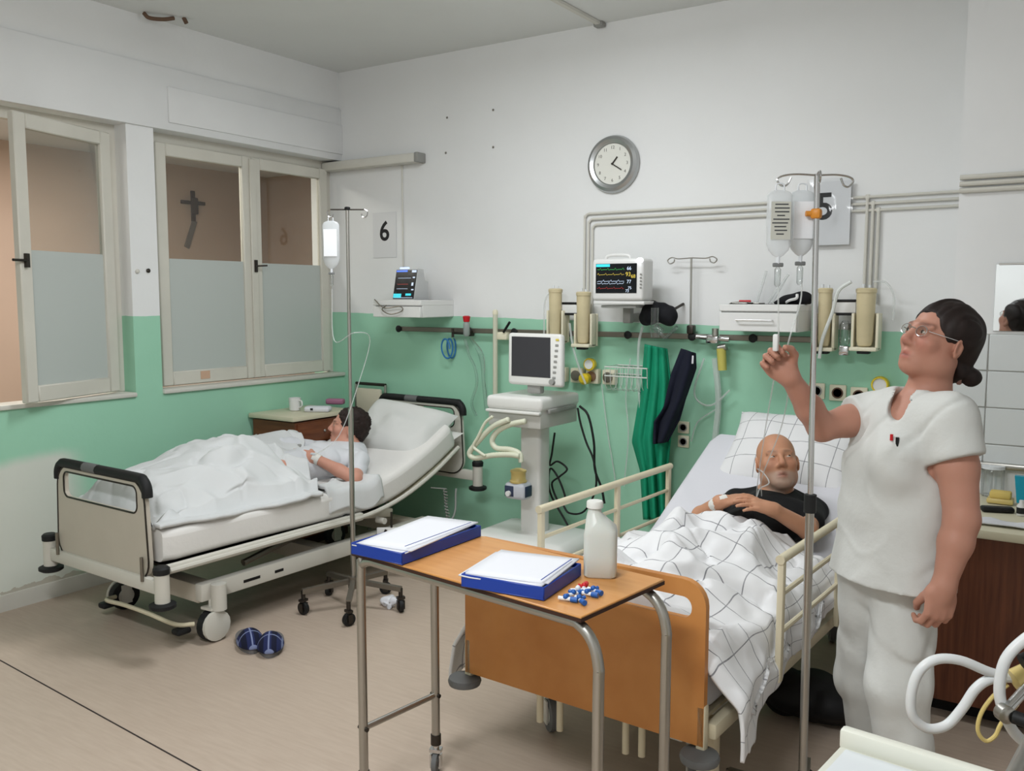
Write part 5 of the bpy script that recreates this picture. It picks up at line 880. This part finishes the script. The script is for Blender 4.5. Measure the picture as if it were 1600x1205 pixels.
# ================================================================== people
def skinmat(name, base, red):
    m = M(name, base, .5, spec=.35, sss=.12); k = N(m); a = k.n('Attribute', attribute_name='Col'); tc = k.n('TexCoord'); n = k.n('TexNoise'); n.inputs['Scale'].default_value = 28; k.l(tc.outputs['Object'], n.inputs['Vector'])
    k.l(k.mix(k.math('MULTIPLY', n.outputs[0], .35), a.outputs['Color'], red), k.b.inputs['Base Color'])
skinmat('skin_nurse', (196, 148, 128), lin((188, 128, 110))); skinmat('skin_bald', (190, 140, 112), lin((176, 120, 92))); skinmat('skin_patient', (200, 148, 128), lin((190, 126, 106)))
def headprims(s, C, f, u, sc=1., k=.014, nose=1., jaw=1., ears=(1, 1)):
    f = unit(f); u = unit(u-f*(f@u)); l = np.cross(u, f); A = (l, f, u)
    p = lambda x, y, z: C+sc*(l*x+f*y+u*z)
    E_ = lambda c, r, kk=k, mode='add', ax=A: s.ell(p(*c), tuple(q*sc for q in r), ax, kk*sc, mode)
    E_((0, -.012, .035), (.077, .098, .086), 0); E_((0, .022, -.035), (.062*jaw, .074, .088), .03); E_((0, .062, -.095), (.03*jaw, .026, .024), .025)
    for q in (-1, 1):
        E_((q*.044*jaw, .0, -.068), (.022, .035, .028), .03); E_((q*.040, .066, -.022), (.026, .022, .024), .02)
        E_((q*.031, .106, .006), (.019, .020, .0135), .012, 'cut'); E_((q*.031, .081, .003), (.0155, .0125, .0125), .006)
        s.cone(p(q*.012, .091, .024), p(q*.048, .078, .024), .0085*sc, .007*sc, .012*sc)
        s.cone(p(q*.018, .094, .0115), p(q*.044, .084, .0105), .0032*sc, .003*sc, .003*sc)
        E_((q*.0125, .098, -.037), (.009, .010, .0075), .008)
        if ears[0 if q < 0 else 1]:
            ea = (unit(l*q*.9+f*-.35), unit(f*.9+l*q*.35), u); E_((q*.080, -.008, -.006), (.008, .020, .033), .008, 'add', ea); E_((q*.087, -.004, -.004), (.005, .010, .018), .006, 'cut', ea)
    s.cone(p(0, .090, .018), p(0, .110*nose, -.026), .0085*sc, .0105*sc, .012*sc); E_((0, .109*nose, -.031), (.0125, .0115, .0105), .01)
    s.cone(p(-.020, .083, -.0655), p(.020, .083, -.0655), .0065*sc, .0065*sc, .006*sc); s.cone(p(0, .092, -.062), p(0, .0905, -.064), .007*sc, None, .01*sc); s.cone(p(-.016, .084, -.078), p(.016, .084, -.078), .008*sc, .008*sc, .007*sc); s.cone(p(0, .089, -.078), p(0, .089, -.079), .0078*sc, None, .01*sc)
    s.cone(p(-.019, .095, -.0715), p(.019, .095, -.0715), .0022*sc, None, .004*sc, 'cut')
    return p, A
def facecolor(v, p, A, C, sc, base, lips, brow, stub=None, nostub=1.):
    col = np.tile(np.array(lin(base)[:3]), (len(v), 1)); d = (v-C)/sc; x, y, z = d@A[0], d@A[1], d@A[2]
    def mixc(w_, c): nonlocal col; w_ = np.clip(w_, 0, 1)[:, None]; col = col*(1-w_)+np.array(lin(c)[:3])*w_
    hd = (np.abs(z) < .16) & (np.abs(x) < .11) & (np.abs(y) < .16)
    mixc(hd*.35*np.exp(-((np.abs(x)-.042)/.022)**2-((z+.03)/.022)**2)*(y > .03), lips); mixc(hd*.4*np.exp(-(x/.014)**2-((z+.03)/.014)**2)*(y > .09), lips)
    if stub is not None: mixc(hd*stub[1]*np.exp(-(x/.06)**4)*(np.clip((-.05-z)/.012, 0, 1))*np.clip((y-.0)/.03, 0, 1), stub[0])
    mixc(hd*.75*np.exp(-(x/.021)**4-((z+.0715)/.0125)**4)*(y > .06), lips); mixc(hd*.7*np.exp(-(x/.02)**4-((z+.0715)/.0028)**2)*(y > .05), (60, 28, 26))
    mixc(hd*.85*np.exp(-((np.abs(x)-.031)/.019)**4-((z-.0265-.10*(np.abs(x)-.03))/.0062)**2)*(y > .05), brow); mixc(hd*.45*np.exp(-((np.abs(x)-.031)/.018)**4-((z-.0125)/.004)**2)*(y > .05), brow); mixc(hd*.35*np.exp(-((np.abs(x)-.031)/.02)**4-((z+.010)/.006)**2)*(y > .05), lips)
    return col
def skinobj(name, s, mat, parent, col):
    v, F = s.mesh(1); c = col(v); o = obj(name, (v-np.array(parent.location), F), mat, parent, 180); at = o.data.color_attributes.new('Col', 'FLOAT_COLOR', 'POINT'); at.data.foreach_set('color', np.concatenate([c, np.ones((len(c), 1))], 1).astype(np.float32).ravel()); return o
def cloth_sdf(name, s, mat, parent, it=2, label=None): v, F = s.mesh(it); return obj(name, (v-np.array(parent.location), F), mat, parent, 180, label)
def eyes(p, A, sc, parent, iris=(60, 42, 30), look=(0, 0), squint=1.):
    off = np.array(parent.location)
    for q in (-1, 1):
        c = p(q*.031, .0815, .003)-off; e = obj('eye', MB().ball(c, (.0138*sc, .0128*sc, .0090*sc*squint), 14, np.array(A)), M('eye_white', (206, 198, 190), .25), parent)
        g = unit(A[1]+A[0]*look[0]+A[2]*look[1]); obj('iris', MB().ball(c+g*.0098*sc, (.0062*sc, .0034*sc, .0062*sc*squint), 10, np.array(A)), M('iris_%d' % iris[0], iris, .2), e)
def hand(s, W, d, n, spread, curl, sc=1., thumb=.6, k=.008, fan=.06, abd=.6):
    """W wrist, d wrist->knuckles, n palm normal, spread: index->little direction; curl: 4 finger bends in radians per joint"""
    d = unit(d); n = unit(n-d*(n@d)); e = unit(spread-d*(spread@d)-n*(spread@n)); L = .088*sc
    s.ell(W+d*L*.52, (.044*sc, .054*sc, .0165*sc), (e, d, n), .02); s.cone(W, W+d*L*.3, .026*sc, .024*sc, .02)
    for i, (ln, cu) in enumerate(zip((.074, .082, .076, .058), curl)):
        o = (i-1.5)*.0205*sc; base = W+d*L*(.97 if 0 < i < 3 else .9)+e*o; a = .0; dd = unit(d+e*(i-1.5)*fan); P = base-dd*.018*sc; r = .0098*sc*(1 if i < 3 else .88); s.cone(P, base, r*1.08, r*1.1, k)
        for j, fr in enumerate((.46, .30, .26)):
            a += cu*(1.0 if j else .75); q = base+(dd*math.cos(a)+n*math.sin(a))*ln*fr*sc; s.cone(base, q, r*(1.05-.1*j), r*(.95-.1*j), .003*sc); base = q
    b = W+d*L*.25-e*.028*sc+n*.006*sc; t1 = b+(d*.55-e*abd+n*.45*thumb)*.040*sc; t2 = t1+unit(d*.9-e*.1+n*.6*thumb)*.032*sc; t3 = t2+unit(d*.8+e*.35*thumb+n*.5*thumb)*.026*sc
    s.cone(b, t1, .0165*sc, .0125*sc, .014); s.cone(t1, t2, .0125*sc, .0108*sc, .004); s.cone(t2, t3, .0108*sc, .009*sc, .003)
    return W+d*L+n*.03*sc
# ------------------------------------------------------------------ nurse
Zu = V3(0, 0, 1); HN = 2.65
NP = pH(1400, 1000, 2.68); NU = thing('person', 'nurse in white tunic and trousers holding up the drip line', 'person', (NP[0], NP[1], 0))
S_R, S_L = pH(1366, 648, 2.79), pH(1488, 652, 2.52); La = unit((S_L-S_R)*V3(1, 1, 0)); Fr = unit(np.cross(La, Zu))
if Fr@RT > 0: Fr = -Fr
TA = (La, Fr, Zu)
Hc = pH(1466, 535, HN); f = unit(-RT*.90-FH*.26+Zu*.36); u = unit(Zu*.93+RT*.33)
P_ = [pH(x, y, h) for x, y, h in ((1190, 470, 2.6), (1540, 470, 2.35), (1300, 700, 3.0), (1540, 1000, 2.35))]
lo_ = np.minimum.reduce(P_+[S_L, S_R])-.14; hi_ = np.maximum.reduce(P_+[S_L, S_R])+.14; lo_[2] = 0.0; hi_[2] = 1.68
s = SDF(lo_, hi_, .0042); hp_, hA = headprims(s, Hc, f, u, 1.0, jaw=1.05)
nb = pH(1448, 622, 2.665); s.chain([(hp_(0, -.025, -.06), .052), (nb, .058)], .03); s.cone(nb, (S_R*.5+S_L*.5)+V3(0, 0, -.03), .06, .08, .04)
s.cone(S_R+La*.03, S_L-La*.03, .05, .052, .04); s.ell(pH(1410, 720, 2.66), (.15, .10, .17), TA, .05); s.ell(pH(1395, 835, 2.69), (.14, .10, .12), TA, .05)
E_R, W_R = pH(1284, 668, 2.72), pH(1233, 588, 2.64); s.chain([(S_R, .052), ((S_R+E_R)/2, .0475), (E_R, .042)], .02); s.chain([(E_R, .043), (E_R*.62+W_R*.38, .041), (W_R, .0265)], .015)
E_L, W_L = pH(1503, 812, 2.455), pH(1475, 915, 2.44); s.chain([(S_L, .058), ((S_L+E_L)/2, .055), (E_L, .046)], .02); s.chain([(E_L, .047), (E_L*.65+W_L*.35, .046), (W_L, .030)], .015)
hand(s, W_R, unit(-RT*.72+Zu*.72), -FH-RT*.1, -Zu-RT*.7, (1.35, 1.4, 1.45, 1.5), .98, 1.2)
hand(s, W_L, unit(-Zu-RT*.14), FH*.95-RT*.1, RT*.9+FH*.1, (.75, .8, .85, .9), 1.06, 1.3, abd=.05)
for hx, hy, hh, kx, ky, kh, ax_, ay, ah in ((1412, 900, 2.67, 1403, 1070, 2.60, 1423, 1270, 2.60), (1362, 900, 2.75, 1346, 1065, 2.84, 1362, 1240, 2.92)):
    a_ = pH(ax_, ay, ah); a_[2] = .09; s.chain([(pH(hx, hy, hh), .07), (pH(kx, ky, kh), .05), (a_, .036)], .03); s.cone(a_-V3(0, 0, .05), a_-V3(0, 0, .05)+Fr*.12, .035, .03, .02)
body = skinobj('body', s, 'skin_nurse', NU, lambda v: facecolor(v, hp_, hA, Hc, 1., (184, 136, 116), (164, 86, 78), (74, 52, 44)))
eyes(hp_, hA, 1., NU, look=(0, .1))
# tunic
M('uniform_white', (206, 207, 203), .85, bump=.2, bs=35)
s = SDF(lo_, hi_, .0055); s.cone(S_R, S_L, .064, .073, 0); s.ell(pH(1420, 700, 2.66), (.178, .132, .19), TA, .06); s.ell(pH(1398, 805, 2.68), (.186, .148, .19), TA, .08); s.ell(pH(1395, 885, 2.68), (.200, .155, .14), TA, .07); s.ell(pH(1390, 930, 2.68), (.205, .155, .11), TA, .06)
for q, hh in ((1358, 2.70), (1398, 2.57)): s.ell(pH(q, 725, hh), (.075, .07, .085), TA, .05)
sl_L = pH(1497, 712, 2.48); sl_R = pH(1330, 649, 2.77); s.chain([(S_L, .070), (sl_L, .073)], .03); s.chain([(S_R, .064), (sl_R, .060)], .03)
s.noise(.007, lambda P: -.25*crease(np.stack([(P@La)*4+P[:, 2]*5, P[:, 2]*4-(P@La)*5, (P@Fr)*5], -1), 11, .16)+.9*vnoise(P*8, 5)+.8*crease(np.stack([(P@La)*9-P[:, 2]*7, P[:, 2]*3+(P@La)*3, (P@Fr)*6], -1), 12, .2))
s.cone(pH(1452, 612, 2.65), pH(1445, 560, 2.65), .068, .09, .008, 'cut')                  # neck opening
vp = pH(1392, 648, 2.55); s.cone(nb+Fr*.05, vp+Fr*.03-Zu*.02, .058, .004, .005, 'cut')
s.plane_cut(pH(1390, 903, 2.69), -Zu+Fr*.06); s.cut_near(sl_L+(sl_L-S_L)*.1, unit(sl_L-S_L)+RT*.15, .088); d_ = unit(sl_R-S_R); s.cut_near(sl_R+d_*.01, d_, .11)
tu = cloth_sdf('tunic', s, 'uniform_white', NU, 2)
pk = pH(1400, 712, 2.50)-np.array(NU.location)
off = np.array(NU.location); pc = pH(1402, 690, 2.525)-off; obj('pen', MB().cyl(pc+V3(0, 0, -.02), pc+V3(0, 0, .012), .005, n=8), 'black', tu); pc2 = pH(1393, 683, 2.53)-off; obj('pen', MB().cyl(pc2+V3(0, 0, -.01), pc2+V3(0, 0, .008), .0045, n=8), 'red_plastic', tu)
# trousers
s = SDF(lo_, hi_*V3(1, 1, 0)+V3(0, 0, 1.0), .006); 
for i, (hx, hy, hh, kx, ky, kh, ax_, ay, ah, r0, r1, r2) in enumerate(((1412, 915, 2.66, 1403, 1070, 2.60, 1422, 1270, 2.60, .108, .092, .078), (1362, 905, 2.75, 1347, 1060, 2.84, 1360, 1240, 2.92, .102, .082, .072))):
    a_ = pH(ax_, ay, ah); a_[2] = .07; kk = pH(kx, ky, kh); s.chain([(pH(hx, hy, hh), r0), (kk, r1), (a_, r2)], .035)
s.ell(pH(1390, 880, 2.69), (.155, .115, .12), TA, .06); s.noise(.009, lambda P: crease(np.stack([(P@La)*7, P[:, 2]*3.2+(P@Fr)*2, (P@Fr)*6], -1), 17, .2)+.8*crease(np.stack([(P@La)*3, P[:, 2]*9+(P@La)*5, (P@Fr)*4], -1), 18, .2)); s.plane_cut((0, 0, .05), -Zu)
cloth_sdf('trousers', s, 'uniform_white', NU)
for i, (ax_, ay, ah) in enumerate(((1425, 1270, 2.60), (1362, 1240, 2.92))):
    a_ = pH(ax_, ay, ah); a_[2] = 0; q = SDF(a_-V3(.2, .2, .005), a_+V3(.2, .2, .12), .006); q.cone(a_+V3(0, 0, .035)-Fr*.05, a_+V3(0, 0, .03)+Fr*.13, .042, .044, 0); q.plane_cut((0, 0, .001), -Zu); cloth_sdf('shoe', q, 'plastic_white', NU)
# hair and glasses
M('hair_dark', (36, 24, 21), .62, var=.45, vs=40, stretch=(1, 1, .2)); M('hair_brown', (40, 27, 23), .7, var=.4, vs=40)
off3 = V3(.2, .2, .2); s = SDF(Hc-off3, Hc+off3, .004); A = hA; pp = hp_
s.ell(pp(0, -.022, .036), (.089, .110, .100), A, 0); s.ell(pp(0, .105, -.045), (.11, .075, .115), A, .015, 'cut'); s.ell(pp(0, .04, -.10), (.12, .075, .105), A, .02, 'cut')
for q in (-1, 1): s.ell(pp(q*.080, .005, -.005), (.02, .022, .03), A, .008, 'cut'); s.ell(pp(q*.070, -.012, .045), (.022, .055, .045), A, .02)
s.ell(pp(0, -.085, -.035), (.062, .040, .065), A, .03); bc = pH(1516, 588, HN); s.ell(bc, (.032, .036, .028), None, .012); s.cone(pp(0, -.090, -.05), bc, .036, .020, .018)
s.noise(.004, lambda P: ridge(np.stack([((P-Hc)@A[0])*55, ((P-Hc)@A[2])*14, ((P-Hc)@A[1])*14], -1), 3))
cloth_sdf('hair', s, 'hair_dark', NU, 1)
b0 = bc-off; dd = unit(bc-pp(0, -.095, -.05)); fx, fy, _ = frame(dd); obj('hair_tie', MB().tube([b0-dd*.018+(fx*math.cos(a)+fy*math.sin(a))*.030 for a in np.linspace(0, 2*math.pi, 16)[:-1]], .009, 8, 3, closed=True), M('tie_pink', (176, 140, 128), .8), NU)
gl = []; 
for q in (-1, 1): gl.append([pp(q*.033+.021*math.cos(a), .098-.10*abs(q*.033+.021*math.cos(a))**1.4*4*.3, .004+.0155*math.sin(a))-off for a in np.linspace(0, 2*math.pi, 19)[:-1]])
mb = MB()
for r_ in gl: mb.tube(r_, .0011, 5, 0, closed=True)
mb.tube([pp(-.011, .101, .008)-off, pp(0, .105, .010)-off, pp(.011, .101, .008)-off], .0012, 5, 3)
for q in (-1, 1): mb.tube([pp(q*.054, .090, .008)-off, pp(q*.074, .05, .010)-off, pp(q*.084, -.005, .014)-off], .0014, 5, 3)
G_ = obj('glasses', mb, 'chrome', NU)
for r_ in gl: m2 = MB(); m2.open = True; m2.add(r_, [tuple(range(len(r_)))]); obj('lens', m2, 'window_glass', G_, None)
cz = pH(1212, 540, 2.58); tag(obj('roller_clamp', MB().rbox(cz+V3(0, 0, .008), (.016, .016, .05), .005), 'plastic_white'), 'small white roller clamp pinched in the raised hand of the nurse', 'clamp')
# ------------------------------------------------------------------ bald patient on bed 5
H5 = pH(1214, 723, 3.92); sc = 1.08; f = unit(-FH*.90-RT*.12+Zu*.40); u = unit(Zu*.9+FH*.42-RT*.02)
P5p = thing('person', 'bald man in a black shirt lying on the bed with wooden footboard', 'person', (3.37, -1.0, .50)); o5 = np.array(P5p.location)
c5, s5_ = math.cos(math.radians(-3)), math.sin(math.radians(-3)); W5 = lambda x, y, z: V3(3.35+x*c5-y*s5_, -1.27+x*s5_+y*c5, z)
SR, SL = pH(1148, 788, 3.98), pH(1270, 798, 3.93); nb5 = pH(1213, 772, 3.99); chest = pH(1210, 812, 3.80)
lo_ = V3(2.85, -2.25, .48); hi_ = V3(3.95, -.55, 1.10); s = SDF(lo_, hi_, .0045); q5, A5 = headprims(s, H5, f, u, sc, jaw=1.12, nose=1.04)
pel = W5(.10, -.05, .60)
s.chain([(q5(0, -.02, -.07), .058), (nb5, .06)], .03); s.cone(SR, SL, .055, .055, .04); s.cone((SR+SL)/2, pel, .11, .10, .05)
for x in (-.09, .09): s.chain([(W5(x+.08, -.10, .59), .065), (W5(x+.04, -.5, .575), .05), (W5(x, -.90, .56), .035)], .03)
ER, WR_ = pH(1096, 806, 3.75), pH(1124, 785, 3.62); EL, WL_ = pH(1262, 828, 3.62), pH(1209, 797, 3.56)
s.chain([(SR, .045), (ER, .040), (WR_, .027)], .015); s.chain([(SL, .045), (EL, .040), (WL_, .028)], .015)
hand(s, WR_, RT*.95+Zu*.22-FH*.05, -Zu*.9+FH*.1, -FH*.9-Zu*.1, (.18, .2, .22, .25), .95, .5)
hand(s, WL_, -RT*.93+Zu*.30-FH*.1, -Zu*.85+FH*.4, FH*.2-Zu*.95, (.2, .2, .22, .26), .98, .5)
skinobj('body', s, 'skin_bald', P5p, lambda v: facecolor(v, q5, A5, H5, sc, (196, 146, 116), (150, 92, 78), (128, 100, 82), ((186, 170, 158), .75)))
eyes(q5, A5, sc, P5p, (42, 32, 26), (.35, .25), .72)
s = SDF(lo_, hi_, .006); s.cone(SR+(SL-SR)*.02, SL-(SL-SR)*.02, .068, .068, 0); s.cone((SR+SL)/2+V3(0, 0, -.01), pel, .128, .118, .05); s.ell(chest, (.18, .13, .11), (RT, FH, Zu), .05)
s.cone(SR, SR*.5+ER*.5, .060, .058, .02); s.cone(SL, SL*.35+EL*.65, .060, .060, .02); s.cone(nb5-FH*.03, q5(0, 0, -.05), .058, .085, .01, 'cut'); s.noise(.006, lambda P: ridge(P*9, 13)); cloth_sdf('shirt', s, M('shirt_black', (16, 16, 18), .85, bump=.1, bs=40), P5p)
ba = WR_-o5; d_ = unit(WR_-ER); obj('bandage', MB().tube([ba-d_*.035, ba+d_*.0, ba+RT*.03+Zu*.008], .033, 12, 4, rs=([0, .5, 1], [.98, .95, .85]), flat=.9), M('gauze', (226, 224, 218), .9, bump=.3, bs=60), P5p)
tag(obj('oxygen_tube', MB().tube([q5(-.084, .0, -.02), q5(-.068, .05, -.05), q5(-.055, .085, -.10), pH(1188, 763, 3.79), pH(1184, 772, 3.73), pH(1180, 783, 3.68)], .003, 6, 5), 'thin_tube'), 'clear tube across the cheek and chest of the bald man', 'tube')
# ------------------------------------------------------------------ dark-haired patient on bed 6
H6 = pH(545, 668, 5.42); f = unit(-RT*.93+Zu*.22-FH*.20); u = unit(Zu*.95+RT*.24)
P6p = thing('person', 'dark-haired patient in a white shirt lying under the white duvet', 'person', (.85, -1.2, .58)); o6 = np.array(P6p.location)
c6, s6 = math.cos(math.radians(-2)), math.sin(math.radians(-2)); W6 = lambda x, y, z: V3(.835+x*c6-y*s6, -1.30+x*s6+y*c6, z)
SN, SF_ = pH(562, 720, 5.22), pH(534, 705, 5.60); nb6 = pH(552, 704, 5.45); pel = W6(0, -.12, .64)
lo_ = V3(.42, -2.42, .50); hi_ = V3(1.32, -.58, 1.02); s = SDF(lo_, hi_, .0045); q6, A6 = headprims(s, H6, f, u, 1., jaw=1.0)
s.chain([(q6(0, -.02, -.07), .052), (nb6, .055)], .03); s.cone(SN, SF_, .05, .05, .04); s.cone((SN+SF_)/2, pel, .095, .095, .05)
for x in (-.09, .09): s.chain([(W6(x, -.14, .66), .07), (W6(x, -.58, .76), .05), (W6(x, -1.0, .66), .04)], .03)
EN, WN = pH(555, 748, 5.02), pH(492, 716, 5.06); s.chain([(SN, .044), (EN, .038), (EN*.6+WN*.4, .037), (WN, .026)], .015)
EF, WF = W6(-.22, .12, .74), pH(478, 706, 5.42); s.chain([(SF_, .044), (EF, .038), (EF*.4+WF*.6, .03)], .015)
hand(s, WN, -RT*.93+Zu*.18+FH*.1, -Zu*.6+FH*.7, FH*.1-Zu*.9, (.15, .2, .24, .3), .92, .5)
skinobj('body', s, 'skin_patient', P6p, lambda v: facecolor(v, q6, A6, H6, 1., (204, 152, 132), (176, 96, 88), (70, 48, 40)))
eyes(q6, A6, 1., P6p)
s = SDF(lo_, hi_, .006); s.cone(SN, SF_, .062, .062, 0); s.cone((SN+SF_)/2, pel, .112, .11, .05); s.ell((SN+SF_)/2*.6+pel*.4, (.15, .15, .10), None, .05); s.cone(SN, SN*.45+EN*.55, .058, .058, .02); s.cone(SF_, EF, .055, .052, .02); s.cone(nb6-RT*.02, q6(0, 0, -.05), .052, .08, .01, 'cut'); s.noise(.007, lambda P: ridge(P*10, 19)); cloth_sdf('shirt', s, M('shirt_white', (214, 216, 220), .85, bump=.1, bs=40), P6p)
s = SDF(H6-off3, H6+off3, .0045); s.ell(q6(0, -.022, .039), (.088, .108, .096), A6, 0); s.ell(q6(0, .105, -.045), (.11, .072, .112), A6, .015, 'cut'); s.ell(q6(0, .035, -.105), (.12, .08, .105), A6, .02, 'cut')
for q in (-1, 1): s.ell(q6(q*.080, .003, -.004), (.02, .022, .03), A6, .008, 'cut')
s.ell(q6(0, -.085, -.02), (.06, .035, .06), A6, .03); s.noise(.0045, lambda P: ridge(P*np.array([40, 40, 70]), 5)); cloth_sdf('hair', s, 'hair_brown', P6p, 1)
wb = WN-o6; d_ = unit(WN-EN); obj('bandage', MB().tube([wb-d_*.03, wb+d_*.012], .032, 12, 3), 'gauze', P6p); obj('catheter', MB().rbox(wb-d_*.005+V3(0, -.02, .03), (.03, .016, .012), .004), 'clear_white', P6p)
hz_ = pH(462, 700, 5.30); tag(obj('call_handset', MB().rbox(hz_, (.075, .04, .045), .006, 2, .5), 'grey_plastic'), 'small grey handset lying on the duvet by the patient hand', 'handset')
